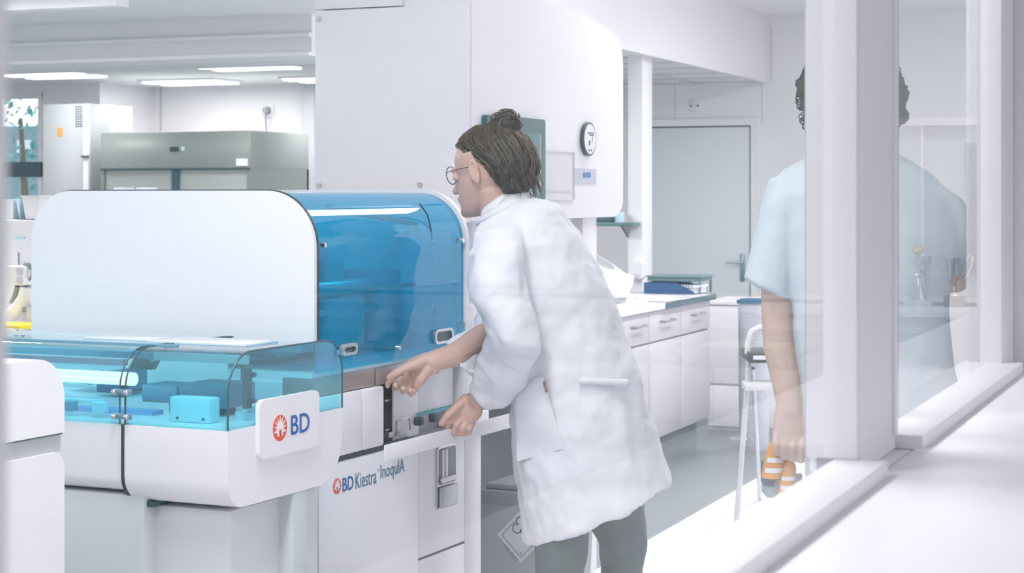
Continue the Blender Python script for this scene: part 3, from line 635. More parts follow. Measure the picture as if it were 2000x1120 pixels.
# grey under-bench cabinet and clinical waste bin
u0, u1 = M.xy(936, 5.45), -2.36
t = Thing('base_cabinet', 'grey base cupboard standing behind the waste bin', 'cabinet', M, (-2.6, 5.6, 0))
t.part('carcass', MB().box(-2.80, u1, 5.25, 5.36, .02, .865, .003), GREY)
t.part('door', MB().box(-2.72, u1-.01, 5.23, 5.25, .06, .85, .003), mat('door_grey', (.38,.42,.44), .4))
by0 = 4.90; b0, b1 = M.xy(938, by0), M.xy(1078, by0); bz = M.z(948, b0, by0)
t = Thing('waste_bin', 'grey clinical waste bin marked UN 3291 by the person\'s legs', 'waste bin', M, ((b0+b1)/2, by0+.15, 0))
t.part('body', MB().loft([[(b0+.02+.0*k, by0+.02, 0), (b1-.02, by0+.02, 0), (b1-.02, by0+.3, 0), (b0+.02, by0+.3, 0)] for k in (0,)]+[[(b0, by0, bz-.05), (b1, by0, bz-.05), (b1, by0+.32, bz-.05), (b0, by0+.32, bz-.05)]]), mat('bin_grey', (.36,.40,.41), .5))
t.part('lid', MB().box(b0-.008, b1+.008, by0-.008, by0+.328, bz-.05, bz-.012, .006).box(b0+.01, b1-.01, by0+.01, by0+.31, bz-.012, bz+.006, .006), mat('lid_grey', (.30,.33,.34), .45))
dx, dzc = M.xy(1019, by0), M.z(1048, M.xy(1019, by0), by0); hd = .077
dm = t.part('warning_label', MB().prism([(dx-hd, dzc), (dx, dzc-hd), (dx+hd, dzc), (dx, dzc+hd)], 'y', by0-.006, by0+.02), mat('label_pale', (.62,.68,.69), .6))
m_ = MB(); k = hd*.80; v_ = [(dx-k, dzc), (dx, dzc-k), (dx+k, dzc), (dx, dzc+k)]
for i in range(4):
    (x1, z1_), (x2, z2_) = v_[i], v_[(i+1) % 4]; m_.cyl((x1, by0-.0065, z1_), (x2, by0-.0065, z2_), .0009, 6)
for ang in (90, 210, 330):
    c_x, c_z = dx+.014*cos(radians(ang)), dzc+.03+.014*sin(radians(ang))
    m_.tube([(c_x+.014*cos(radians(ang+q)), by0-.0065, c_z+.014*sin(radians(ang+q))) for q in range(-140, 141, 20)], .0018, 6)
s2 = 1/sqrt(2); P0 = Vector((dx-hd*.62, by0-.0062, dzc-hd*.24)); U = Vector((s2, 0, -s2)); V = Vector((s2, 0, s2))
text(m_, 'UN 3291', P0-V*.006+U*.004-V*.012, U*.058, V*.0115, thick=.0006)
text(m_, '6', (dx-.003, by0-.0062, dzc-hd*.68), (.006, 0, 0), (0, 0, .009), thick=.0006)
t.part('label_print', m_, INK, dm)

# ------------------------------------------------------------------ island bench (room frame)
XI = -3.03; i1 = R.yx(1387, XI); i0 = 8.3
t = Thing('island_bench', 'white laboratory island with a dark-edged worktop', 'bench', R, (XI-.45, 9.5, 0))
t.part('plinth', MB().box(XI-.86, XI-.05, i0+.05, i1-.12, 0, .16), mat('plinth_grey', (.22,.26,.28), .5))
t.part('carcass', MB().box(XI-.9, XI-.02, i0, i1, .16, .865), LGREY)
t.part('worktop', MB().box(XI-.92, XI+.02, i0-.02, R.yx(1396, XI+.02), .868, .90, .003), mat('worktop_white', (.72,.74,.80), .35))
t.part('worktop_edge', MB().box(XI+.02, XI+.026, R.yx(1300, XI+.02), R.yx(1397, XI+.02), .868, .902).box(XI-.92, XI+.026, R.yx(1396, XI+.02), R.yx(1396, XI+.02)+.008, .868, .902), DTEAL)
sea = [i0, R.yx(1268, XI), R.yx(1330, XI), i1]
fm = mat('front_laminate', (.52,.52,.57), .45)
for k in range(3):
    a, b_ = sea[k]+.003, sea[k+1]-.003
    t.part('door', MB().box(XI-.02, XI, a, b_, .165, .69, .002), fm)
    dr = t.part('drawer', MB().box(XI-.02, XI, a, b_, .70, .862, .002), fm)
    for u in ((.62,) if k == 0 else (.5,)):
        m = a+(b_-a)*u if k else R.yx(1243, XI)
        t.part('handle', MB().tube([(XI, m-.1, .80), (XI+.03, m-.1, .80), (XI+.03, m+.1, .80), (XI, m+.1, .80)], .007, 8), STEEL, dr)
def top_at(px, py, z=.90):
    D = (EYE-z)*FPX/(py-HORIZON); u = (px-1000)/FPX*D; return u*cos(A_ROOM)-D*sin(A_ROOM), u*sin(A_ROOM)+D*cos(A_ROOM)
cx, cyy = top_at(1178, 592); zb = .901
t = Thing('benchtop_centrifuge', 'rounded white benchtop instrument with sloping window lid on the island', 'laboratory instrument', R, (cx, cyy, zb))
t.part('body', MB().loft([ell(cx, cyy, zb+.03, .12, .13), ell(cx, cyy, zb+.09, .155, .16), ell(cx, cyy, zb+.15, .165, .17), tilt(ell(cx-.01, cyy, zb+.19, .155, .165), cx, 0, .40), tilt(ell(cx-.03, cyy, zb+.215, .12, .135), cx, 0, .55)]), WHITE)
t.part('window', MB().loft([tilt(ell(cx-.03, cyy, zb+.216, .088, .105), cx, 0, .55), tilt(ell(cx-.03, cyy, zb+.220, .084, .10), cx, 0, .55)]), mat('smoke_window', (.40,.44,.48), .15))
t.part('foot', MB().box(cx-.08, cx+.11, cyy-.12, cyy+.08, zb, zb+.03, .004), GREY)
# letter trays at the island end
x, y = top_at(1268, 574)
def tray(x, y, z, mt, lab, w=.34, dd=.24, hgt=.055):
    t = Thing('letter_tray', lab, 'tray', R, (x, y, z), 'letter trays on the island')
    t.part('bottom', MB().box(x, x+w, y, y+dd, z, z+.004), mt)
    t.part('side', MB().prism([(x, z+.004), (x+w*.62, z+.004), (x+w, z+.004), (x+w, z+.012), (x+w*.66, z+hgt), (x, z+hgt)], 'y', y, y+.004), mt)
    t.part('side', MB().prism([(x, z+.004), (x+w, z+.004), (x+w, z+.012), (x+w*.66, z+hgt), (x, z+hgt)], 'y', y+dd-.004, y+dd), mt)
    t.part('back', MB().box(x-.004, x, y, y+dd, z, z+hgt), mt)
    return x, y, z
tray(x-.03, y, .902, BLUE, 'navy blue letter tray at the end of the island', .31, .26, .065)
solo('paper_stack', MB().box(x-.01, x+.29, y+.02, y+.22, .907, .942).box(x+.02, x+.31, y+.01, y+.2, .942, .955), PAPER, R, (x, y, .907), 'white papers and ring-bound sheets filling the navy tray', 'paper')
m_ = MB()
for k in range(8): m_.tube([(x+.14+.018*k, y+.006+.004*cos(q*pi/4), .952+.006*sin(q*pi/4)) for q in range(8)], .0018, 6, closed=True)
solo('ring_binding', m_, BLUE, R, (x+.2, y, .95), 'dark blue wire binding on the papers in the navy tray', 'binding')
mt = mat('green_grey_tray', (.12,.22,.23), .4)
t = Thing('letter_tray', 'dark green-grey letter tray stacked above the navy tray', 'tray', R, (x, y, .96), 'letter trays on the island')
t.part('shell', MB().box(x-.02, x+.31, y+.02, y+.30, .975, 1.0, .006).box(x-.03, x+.33, y+.01, y+.31, 1.0, 1.008, .003), mt)
for ax, ay in ((x+.30, y+.03), (x+.30, y+.27), (x-.0, y+.27)): t.part('post', MB().box(ax, ax+.012, ay, ay+.012, .902, .975), mt)
x, y = top_at(1222, 592)
for k, (dx, dy, rz) in enumerate(((0, 0, .15), (.12, .2, -.1), (.05, .35, .3))):
    b = MB(); P = [(-.105, -.15), (.105, -.15), (.105, .15), (-.105, .15)]; cx0, cy0 = x-.02+dx, y+.1+dy
    pp = [(cx0+a*cos(rz)-c*sin(rz), cy0+a*sin(rz)+c*cos(rz)) for a, c in P]; z0 = .9005+.003*k
    solo('paper_sheet', b.prism(pp, 'z', z0, z0+.0025), PAPER, R, (cx0, cy0, z0), ['loose white sheet on the island nearest the person', 'loose white sheet in the middle of the island papers', 'loose white sheet close to the navy tray'][k], 'paper')

# white sideboard on the back right, bin, ladder
sy = 11.35; s0_, s1_ = R.xy(1383, sy), R.xy(1690, sy)
t = Thing('sideboard', 'low white cupboard unit behind the step ladder', 'cabinet', R, (s0_, sy, 0))
t.part('carcass', MB().box(s0_, min(s1_, -.75), sy, sy+.5, 0, .80, .003), WHITE2)
t.part('front', MB().box(s0_+.004, min(s1_, -.75), sy-.018, sy, .30, .795, .002).box(s0_+.004, min(s1_, -.75), sy-.018, sy, .03, .288, .002), WHITE)
t.part('worktop', MB().box(s0_-.01, min(s1_, -.74), sy-.03, sy+.5, .80, .825, .003), WHITE)
wy = 10.6; wxc = R.xy(1473, wy); wz = R.z(584, wxc, wy)
t = Thing('pedal_bin', 'grey bin with a dark lid behind the ladder', 'waste bin', R, (wxc, wy, 0))
t.part('body', MB().loft([ell(wxc, wy, 0, .085, .085), ell(wxc, wy, wz-.025, .092, .092)]), mat('bin_light_grey', (.50,.52,.58), .5, bump=.5, bscale=20, stretch=(1,1,3)))
t.part('lid', MB().loft([ell(wxc, wy, wz-.025, .10, .10), ell(wxc, wy, wz-.008, .10, .10), ell(wxc, wy, wz, .08, .08)]), mat('navy_lid', (.04,.14,.24), .4))

LD = 8.4
def lp(px, py, D=LD):
    v = cp(px, py, D); q = Matrix.Rotation(A_ROOM, 3, 'Z') @ v; return q
t = Thing('step_ladder', 'aluminium step ladder with white hoop and dark top platform', 'ladder', C, cp(1500, 1020, 8.5)-Vector((0, 0, cp(1500, 1020, 8.5).z)))
def fl(px, D, py): v = cp(px, py, D); return v
def foot(px, D): v = cp(px, 400, D); return Vector((v.x, v.y, .01))
ALU = mat('aluminium', (.58,.60,.63), .35, .5); BARM = mat('ladder_white_steel', (.78,.78,.82), .3)
t.part('front_rail', MB().tube([foot(1438, 8.25), cp(1463, 700, 8.4)], .013, 12), ALU)
t.part('front_rail', MB().tube([foot(1610, 8.25), cp(1580, 700, 8.4)], .013, 12), ALU)
t.part('rear_rail', MB().tube([foot(1484, 9.0), cp(1470, 720, 8.5)], .011, 12), ALU)
t.part('rear_rail', MB().tube([foot(1600, 9.0), cp(1580, 720, 8.5)], .011, 12), ALU)
t.part('top_platform', MB().box(cp(1457, 690, 8.4).x, cp(1583, 690, 8.4).x, 8.30, 8.62, cp(1500, 706, 8.4).z, cp(1500, 686, 8.4).z, .01), mat('platform_dark', (.10,.11,.11), .45))
t.part('top_platform_label', MB().box(cp(1471, 690, 8.3).x, cp(1503, 690, 8.3).x, 8.297, 8.30, cp(1500, 703, 8.3).z, cp(1500, 695, 8.3).z), PAPER)
t.part('step', MB().cyl(cp(1453, 752, 8.32), cp(1588, 752, 8.32), .015, 14).box(cp(1455, 752, 8.3).x, cp(1585, 752, 8.3).x, 8.30, 8.42, cp(1500, 764, 8.3).z, cp(1500, 748, 8.3).z, .006), BARM)
hp = [cp(1460, 692, 8.4), cp(1461, 668, 8.4), cp(1468, 648, 8.4), cp(1484, 640, 8.4), cp(1540, 640, 8.4), cp(1565, 650, 8.4), cp(1577, 692, 8.4)]
t.part('hoop', MB().tube(hp, .014, 12), WHITE)
t.part('spreader', MB().box(cp(1438, 858, 8.3).x, cp(1478, 858, 8.3).x, 8.5, 8.52, cp(1450, 861, 8.5).z, cp(1450, 855, 8.5).z).cyl(cp(1449, 858, 8.32), cp(1474, 858, 8.8), .005, 8), GREY)

# ------------------------------------------------------------------ far left room: fume cupboard, tall fridge, bench clutter
fy = 12.4; f0, f1 = R.xy(197, fy), R.xy(489, fy); fz = R.z(257, (f0+f1)/2, fy); fd = R.yx(603, f1)
fd = min(fd, 13.95)
t = Thing('fume_hood', 'large grey-green biosafety hood in the far left room', 'fume hood', R, ((f0+f1)/2, fy+.4, 0))
zs = R.z(329, (f0+f1)/2, fy)
HOODM = mat('hood_grey_green', (.33,.37,.36), .3, .3, bump=.03, bscale=14)
t.part('hood_housing', MB().box(f0, f1, fy, fd, zs, fz, .004), HOODM)
t.part('side_panel', MB().box(f1-.03, f1, fy, fd, .75, zs).box(f0, f0+.03, fy, fd, .75, zs).box(f0, f1, fd-.03, fd, .75, zs), mat('hood_side', (.25,.29,.28), .3, .2))
mxx = R.xy(342, fy)
t.part('sash', MB().box(f0+.03, mxx-.03, fy+.02, fy+.03, .95, zs).box(mxx+.03, f1-.03, fy+.02, fy+.03, .95, zs), mat('sash_glass_grey', (.42,.47,.46), .15))
t.part('sash_rail', MB().box(f0, f1, fy-.01, fy, zs-.012, zs).box(mxx-.03, mxx+.03, fy, fy+.03, .95, zs), DTEAL)
t.part('display', MB().box(R.xy(333, fy), R.xy(348, fy), fy-.01, fy, R.z(296, f0/2+f1/2, fy), R.z(287, f0/2+f1/2, fy)), DARK)
t.part('display_button', MB().box(R.xy(355, fy), R.xy(361, fy), fy-.01, fy, R.z(295, f0/2+f1/2, fy), R.z(287, f0/2+f1/2, fy)), CYANP)
t.part('label', MB().box(R.xy(462, fy), R.xy(484, fy), fy-.008, fy, R.z(324, f1, fy), R.z(310, f1, fy)), PAPER)
t.part('base', MB().box(f0+.02, f1-.02, fy, fd, 0, .75), LGREY)
t.part('work_surface', MB().box(f0+.02, f1-.02, fy, fd-.03, .75, .80), STEEL)
lx = R.xy(222, fy+.1); solo('smoke_detector', MB().lathe((lx, fy+.15, fz), [(.05, 0), (.05, .02), (.035, .035)]), WHITE2, R, (lx, fy+.15, fz), 'small white round fitting on top of the biosafety hood', 'fitting')
# plug and cord on the recess wall
qx = R.xy(524, yR); qz = R.z(216, qx, yR)
t = Thing('power_plug', 'grey plug with a cord hanging on the recess wall', 'plug', R, (qx, yR, qz))
t.part('socket_plate', MB().box(qx-.05, qx+.06, yR-.012, yR, qz-.06, qz+.05, .004), WHITE2)
t.part('plug', MB().cyl((qx, yR-.012, qz), (qx, yR-.06, qz), .035, 16, .025), GREY)
t.part('cord', MB().tube([(qx, yR-.05, qz-.02), (qx+.01, yR-.05, qz-.2), (qx+.03, yR-.05, qz-.45), (qx+.02, yR-.04, 1.6)], .008, 8), GREY)
struct('sill_reflection2', MB().box(R.xy(603, 13.99), R.xy(622, 13.99), 13.90, 14.0, 0, ZL), LGREY)
struct('sill_reflection3', MB().box(R.xy(313, yR), R.xy(316, yR), yR-.01, yR, 0, ZL), LGREY)
# tall fridge
ry = 12.5; r0, r1 = R.xy(84, ry), R.xy(177, ry); rz = R.z(204, r0, ry)
t = Thing('tall_fridge', 'tall grey laboratory fridge with orange sticker and vent holes', 'fridge', R, ((r0+r1)/2, ry+.3, 0))
t.part('body', MB().box(r0, r1, ry, ry+.6, .05, rz, .006), mat('fridge_grey', (.50,.53,.56), .35))
t.part('door_edge', MB().box(R.xy(166, ry), r1, ry-.03, ry, .1, rz-.01, .004), WHITE)
t.part('handle', MB().box(R.xy(165, ry), R.xy(178, ry), ry-.05, ry-.03, R.z(308, r1, ry), R.z(304, r1, ry)), DTEAL)
m_ = MB()
for i in range(5):
    for j in range(9):
        x = R.xy(149+4.3*i, ry); z = R.z(208+4.8*j, r1, ry); m_.cyl((x, ry-.004, z), (x, ry+.001, z), .007, 8)
t.part('vent_holes', m_, DTEAL)
t.part('sticker', MB().box(R.xy(112, ry), R.xy(122.5, ry), ry-.003, ry, R.z(267, r0, ry), R.z(250, r0, ry)), ORANGE)
t.part('feet', MB().box(r0+.03, r1-.03, ry+.03, ry+.57, 0, .05), DARK)
# side bench at far left with instruments
ly0 = 5.6
t = Thing('side_bench', 'white bench at the far left behind the sample track', 'bench', M, (-4.6, ly0, 0))
t.part('cabinet', MB().box(-5.6, -3.9, ly0-.3, ly0+.6, 0, .97), LGREY)
t.part('worktop', MB().box(-5.62, -3.88, ly0-.32, ly0+.62, .97, 1.0, .003), WHITE2)
def lx_(px, yy): return M.xy(px, yy)
yy = ly0
z_ = lambda py, px=50, y=yy: M.z(py, lx_(px, y), y)
a, b_ = lx_(-10, yy), lx_(73, yy)
solo('sharps_box', MB().box(a, lx_(72, yy-.2), yy-.30, yy-.14, 1.0, z_(632, 50, yy-.2), .006), YELLOW, M, (a, yy-.2, 1.0), 'yellow plastic box low on the bench at the far left', 'box')
t = Thing('bench_analyzer', 'white instrument at the far left with a dark cable loop', 'laboratory instrument', M, ((a+b_)/2, yy, 1.0))
t.part('housing', MB().prism([(a, 1.0), (b_-.01, 1.0), (b_-.01, z_(470)), (b_+.0, z_(432)), (a, z_(430))], 'y', yy, yy+.4), WHITE)
t.part('lamp_slot', MB().box(lx_(28, yy-.005), lx_(47, yy-.005), yy-.004, yy, z_(467), z_(463)), CYANP)
t.part('hinge', MB().box(lx_(36, yy), lx_(38, yy), yy-.004, yy, z_(518), z_(494)), GREY)
c = lambda px, py, dy=0: (lx_(px, yy-.06-dy), yy-.06-dy, M.z(py, lx_(px, yy-.06-dy), yy-.06-dy))
t.part('head', MB().box(lx_(18, yy-.06), lx_(57, yy-.06), yy-.09, yy, z_(556), z_(518), .008), WHITE2)
t.part('knob', MB().cyl(c(37, 529, .04), c(37, 529, .02), .012, 16).cyl(c(37, 548, .04), c(37, 548, .02), .012, 16), LGREY)
t.part('cable', MB().tube([c(49, 517), c(57, 518), c(63, 528), c(62, 540), c(57, 548)], [.010, .008, .006, .005, .005], 10), TGREY)
t.part('lever', MB().tube([c(37, 560), c(34, 572), c(28, 583), c(20, 592)], [.016, .016, .012, .006], 10).cyl(c(33, 559), c(57, 559), .004, 8), TGREY)
t.part('arm', MB().tube([c(55, 562), c(52, 585), c(35, 605), c(15, 622)], [.03, .035, .03, .03], 14), WHITE2)
t.part('clamp', MB().tube([c(44, 604, .04), c(55, 608, .04), c(68, 613, .04)], .006, 8).cyl(c(48, 601, .04), c(46, 610, .04), .005, 8), TGREY)
t.part('specimen_block', MB().box(lx_(58, yy-.1), lx_(70, yy-.1), yy-.12, yy-.05, 1.0, z_(597), .004), LGREY)
# translucent storage boxes on top
for px0, px1, py0, py1, mt, lab in ((-8, 29, 389, 430, WHITE2, 'white storage box on the far left instrument, nearest the window post'), (34, 42, 388, 430, CYANP, 'narrow pale cyan box between the two white storage boxes'), (46, 92, 382, 430, mat('translucent_box', (.70,.71,.72), .4), 'translucent storage box with a rim beside the analyser end panel')):
    a, b_ = lx_(px0, yy+.1), lx_(px1, yy+.1); z0 = z_(430); z1 = M.z(py0, a, yy+.1)
    if px0 == 46: b_ = lx_(80, yy+.1)
    b = MB().loft([[(a+.01, yy+.1, z0+.001), (b_-.01, yy+.1, z0+.001), (b_-.01, yy+.3, z0+.001), (a+.01, yy+.3, z0+.001)], [(a, yy+.09, z1), (b_, yy+.09, z1), (b_, yy+.31, z1), (a, yy+.31, z1)]]).box(a-.004, b_+.004, yy+.086, yy+.314, z1-.008, z1)
    solo('storage_box', b, mt, M, (a, yy+.2, z0), lab, 'box', smooth=False)

# ------------------------------------------------------------------ outdoors beyond the far window
struct('ground', MB().box(-40, 5, 15.4, 60, -.3, -.12), mat('outdoor_ground', (.35,.42,.40), .9))
tx_, tyy = R.xy(40, 22), 22
t = Thing('garden_tree', 'leafy tree outside the far left window', 'tree', R, (tx_, tyy, -.1))
t.part('trunk', MB().tube([(tx_, tyy, -.12), (tx_+.1, tyy, 1.2), (tx_, tyy, 2.6)], [.09, .06, .03], 12), BARK)
b = MB()
for k in range(420):
    q, w_, rr = random.uniform(0, 2*pi), random.uniform(-1, 1), random.uniform(.2, 1)**.5
    c_ = Vector((tx_-.5+1.5*rr*cos(q)*sqrt(1-w_*w_), tyy+1.0*rr*sin(q), 2.45+.95*rr*w_)); s_ = random.uniform(.03, .09)
    n_ = Vector((random.gauss(0, 1), random.gauss(0, 1), random.gauss(0, 1))).normalized(); u_ = n_.orthogonal().normalized(); v_ = n_.cross(u_)
    b.add([c_-u_*s_, c_-v_*s_*.5, c_+u_*s_, c_+v_*s_*.5], [(0, 1, 2, 3)])
t.part('foliage', b, TREE, smooth=False)
hx0, hx1 = R.xy(-60, 26), R.xy(90, 26)
t = Thing('outdoor_building', 'low teal-grey building outside the far left window', 'building', R, ((hx0+hx1)/2, 27, -.12))
t.part('wall', MB().box(hx0-2, hx1+1.2, 26, 29, -.12, R.z(248, hx0, 26)), mat('outdoor_wall', (.16,.26,.30), .8))
t.part('window', MB().box(R.xy(35, 26), R.xy(62, 26), 25.97, 26, R.z(300, hx0, 26), R.z(275, hx0, 26)), mat('outdoor_window', (.5,.6,.66), .2))

# ------------------------------------------------------------------ people
def ring(L, Rr, D, b, n=30, e=2.2, droop=0.):
    """closed cross-section between two silhouette points, b = half depth"""
    a0, a1 = cp(L[0], L[1], D), cp(Rr[0], Rr[1], D); c_ = (a0+a1)/2; u = (a1-a0)/2; out = []
    for k in range(n):
        q = 2*pi*k/n; cs, sn = cos(q), sin(q)
        out.append(c_+u*(abs(cs)**(2/e)*(1 if cs > 0 else -1))+Vector((0, b, 0))*(abs(sn)**(2/e)*(1 if sn > 0 else -1))+Vector((0, 0, -droop*abs(sn))))
    return out
def rings(rs, **k): return [ring(*r, **k) for r in rs]
def head_ring(z, f, bk, hw, n=24):
    c_ = (f+bk)/2; a = (f-bk)/2; return [(c_+a*cos(2*pi*k/n), hw*sin(2*pi*k/n), z) for k in range(n)]
HEADP = [(0.0, .088, .045, .016), (.012, .094, .02, .032), (.03, .094, -.02, .044), (.045, .094, -.035, .051), (.06, .093, -.05, .058), (.085, .088, -.075, .067),
         (.105, .083, -.088, .071), (.125, .090, -.096, .074), (.15, .090, -.100, .076), (.175, .078, -.096, .073), (.198, .056, -.08, .060), (.213, .03, -.055, .042), (.22, .0, -.02, .015)]
def add_head(b, T):
    """T maps head-local (forward, side, up) to the working frame"""
    def X(p): return T @ Vector(p)
    b.loft([[X(p) for p in head_ring(*r)] for r in HEADP])
    b.loft([[X(p) for p in r] for r in ([(.092, -.004, .118), (.092, .004, .118), (.085, .006, .118), (.085, -.006, .118)], [(.104, -.006, .095), (.104, .006, .095), (.08, .012, .095), (.08, -.012, .095)],
            [(.117, -.008, .076), (.117, .008, .076), (.08, .018, .072), (.08, -.018, .072)], [(.108, -.007, .066), (.108, .007, .066), (.08, .015, .064), (.08, -.015, .064)])])
    rot = T.to_3x3()
    b.ball(X((.110, 0, .074)), .010, 12)
    b.ball(X((.094, 0, .053)), (.008, .022, .005), 12, rot); b.ball(X((.093, 0, .044)), (.008, .020, .006), 12, rot); b.ball(X((.088, 0, .015)), (.012, .018, .014), 12, rot)
    for s_ in (-1, 1):
        b.ball(X((.082, s_*.032, .104)), (.009, .014, .009), 12, rot); b.ball(X((.084, s_*.028, .122)), (.006, .02, .008), 12, rot)
        b.ball(X((-.008, s_*.077, .103)), (.013, .006, .031), 12, rot @ Matrix.Rotation(.12, 3, 'Y'))
        b.tube([X((-.008+.012*cos(q), s_*(.080+.004*sin(q)), .105+.028*sin(q))) for q in [radians(x) for x in range(-60, 200, 26)]], .0042, 8)
def head_matrix(px, py, D, yaw, pitch, roll=0.):
    # yaw 0 = facing picture left, +90 = facing away from the viewer
    y = radians(yaw); base = cp(px, py, D)
    fwd = Vector((-cos(y), sin(y), 0)); side = Vector((-sin(y), -cos(y), 0)); up = Vector((0, 0, 1))
    fwd2 = fwd*cos(radians(pitch))-up*sin(radians(pitch)); up2 = up*cos(radians(pitch))+fwd*sin(radians(pitch))
    m = Matrix((fwd2, side, up2)).transposed().to_4x4(); return Matrix.Translation(base) @ m

# --- woman in a white coat
DW = 4.7
P = Thing('person', 'person in a white lab coat and round glasses leaning over the analyser', 'person', C, Vector((cp(1150, 1000, DW).x, DW, 0)))
HM = head_matrix(966, 416, DW+.02, 33, 9)
b = MB(); add_head(b, HM)
b.loft(rings([((925, 380), (1015, 350), DW+.02, .055), ((935, 410), (1020, 375), DW+.03, .058), ((945, 450), (1050, 400), DW+.04, .07), ((940, 520), (1100, 470), DW+.04, .12),
              ((960, 620), (1150, 600), DW+.03, .14), ((1020, 720), (1190, 700), DW+.03, .14), ((1050, 850), (1215, 850), DW+.03, .13), ((1070, 930), (1215, 930), DW+.03, .09)]))
def cps(l): return [cp(*p) for p in l]
# left (near) arm and hand
b.caps(cps([(968, 490, DW-.14), (988, 600, DW-.2), (1005, 680, DW-.2), (960, 745, DW-.1), (930, 782, DW-.03)]), [.044, .040, .032, .028, .024])
DH = DW-.02
b.loft(rings([((918, 766), (946, 792), DH, .017), ((903, 775), (941, 812), DH, .02), ((888, 790), (931, 824), DH+.003, .019), ((886, 806), (920, 832), DH+.006, .016)], n=16, e=2.4))
b.caps(cps([(908, 780, DH-.008), (890, 797, DH-.020), (874, 812, DH-.024), (862, 828, DH-.018)]), [.013, .011, .0100, .0085], 12)
for ch in ([(897, 802, DH), (880, 818, DH-.012), (872, 835, DH-.002), (880, 843, DH+.016)], [(906, 811, DH+.002), (892, 830, DH-.010), (886, 845, DH), (893, 848, DH+.018)],
           [(914, 819, DH+.004), (905, 836, DH-.006), (901, 848, DH+.004), (907, 848, DH+.020)], [(922, 825, DH+.008), (917, 838, DH), (914, 846, DH+.010), (918, 844, DH+.022)]):
    b.caps(cps(ch), [.0095, .0085, .0078, .007], 12)
# right (far) arm and hand, palm open towards the viewer, fingers curled
DR = 4.60
b.caps(cps([(1010, 470, DW+.14), (990, 580, DW+.12), (960, 650, DW+.04), (890, 693, DR+.03), (846, 706, DR)]), [.055, .045, .038, .031, .0265])
b.loft(rings([((850, 684), (858, 730), DR, .018), ((826, 690), (840, 735), DR, .019), ((806, 698), (828, 752), DR+.004, .018), ((792, 708), (815, 760), DR+.008, .014)], n=16, e=2.4))
b.caps(cps([(832, 703, DR-.012), (812, 712, DR-.024), (790, 720, DR-.030), (772, 730, DR-.030), (760, 738, DR-.026)]), [.014, .013, .0105, .0095, .008], 12)
for ch in ([(792, 716, DR+.010), (772, 735, DR+.014), (759, 747, DR+.004), (757, 754, DR-.012)], [(799, 729, DR+.008), (785, 748, DR+.010), (774, 759, DR-.006), (772, 753, DR-.024)],
           [(807, 740, DR+.006), (797, 757, DR+.006), (788, 766, DR-.010), (787, 759, DR-.027)], [(816, 749, DR+.004), (810, 763, DR+.002), (803, 770, DR-.012), (802, 763, DR-.026)]):
    b.caps(cps(ch), [.0092, .0084, .0076, .007], 12)
b.caps(cps([(836, 722, DR-.010), (822, 740, DR-.012), (814, 752, DR-.006)]), [.014, .013, .011], 12)
# legs and feet
for sx_, dd in ((1098, -.06), (1212, .10)):
    zf = HORIZON+(EYE-.06)*FPX/(DW+dd)
    b.caps(cps([(sx_+4, 930, DW+dd*.8+.02), (sx_+2, 1180, DW+dd), (sx_, zf-40, DW+dd+.03)]), [.058, .050, .04])
    b.caps([cp(sx_+4, zf, DW+dd+.03), cp(sx_-70, zf+18, DW+dd+.03), cp(sx_-130, zf+26, DW+dd+.03)], [.035, .03, .022])
body = P.part('body', b, SKIN); remesh(body, .003, 1)
# coat
b = MB()
b.loft(rings([((948, 410), (1002, 369), DW+.02, .060), ((940, 425), (1040, 378), DW+.02, .085), ((926, 450), (1095, 405), DW+.02, .15), ((922, 495), (1135, 460), DW+.02, .19), ((932, 560), (1165, 517), DW+.02, .19),
              ((955, 625), (1196, 583), DW+.02, .18), ((985, 690), (1226, 662), DW+.02, .18), ((1000, 755), (1250, 742), DW+.02, .19), ((998, 830), (1275, 828), DW+.02, .205),
              ((1006, 920), (1294, 890), DW+.02, .215), ((1020, 1030), (1306, 925), DW+.02, .22), ((1026, 1059), (1309, 937), DW+.02, .222)], e=2.3))
sleeve_n = [((928, 452), (1010, 430), DW-.10, .07), ((913, 500), (1022, 480), DW-.17, .085), ((913, 550), (1030, 550), DW-.20, .078), ((932, 610), (1045, 615), DW-.22, .072),
            ((950, 650), (1054, 680), DW-.22, .068), ((940, 690), (1036, 735), DW-.16, .06), ((926, 725), (1008, 772), DW-.10, .052), ((917, 752), (985, 797), DW-.06, .045), ((915, 764), (952, 800), DW-.05, .036)]
b.loft(rings(sleeve_n, n=24, e=2.1))
b.loft(rings([((960, 500), (1060, 500), DW+.12, .08), ((950, 560), (1010, 640), DW+.11, .075), ((926, 638), (962, 708), DW+.04, .06), ((895, 652), (938, 722), DW-.02, .052), ((865, 668), (913, 736), DW-.06, .046)], n=24, e=2.1))
coat = P.part('lab_coat', b, COAT); remesh(coat, .007, 3, .030, .10)
def shell(pts, D0, th=.006):
    b = MB(); n = len(pts); a = [cp(p[0], p[1], p[2] if len(p) > 2 else D0) for p in pts]
    b.add(a+[v+Vector((0, th, 0)) for v in a], [tuple(range(n)), tuple(range(2*n-1, n-1, -1))]+[(i, i+n, (i+1) % n+n, (i+1) % n) for i in range(n)]); return b
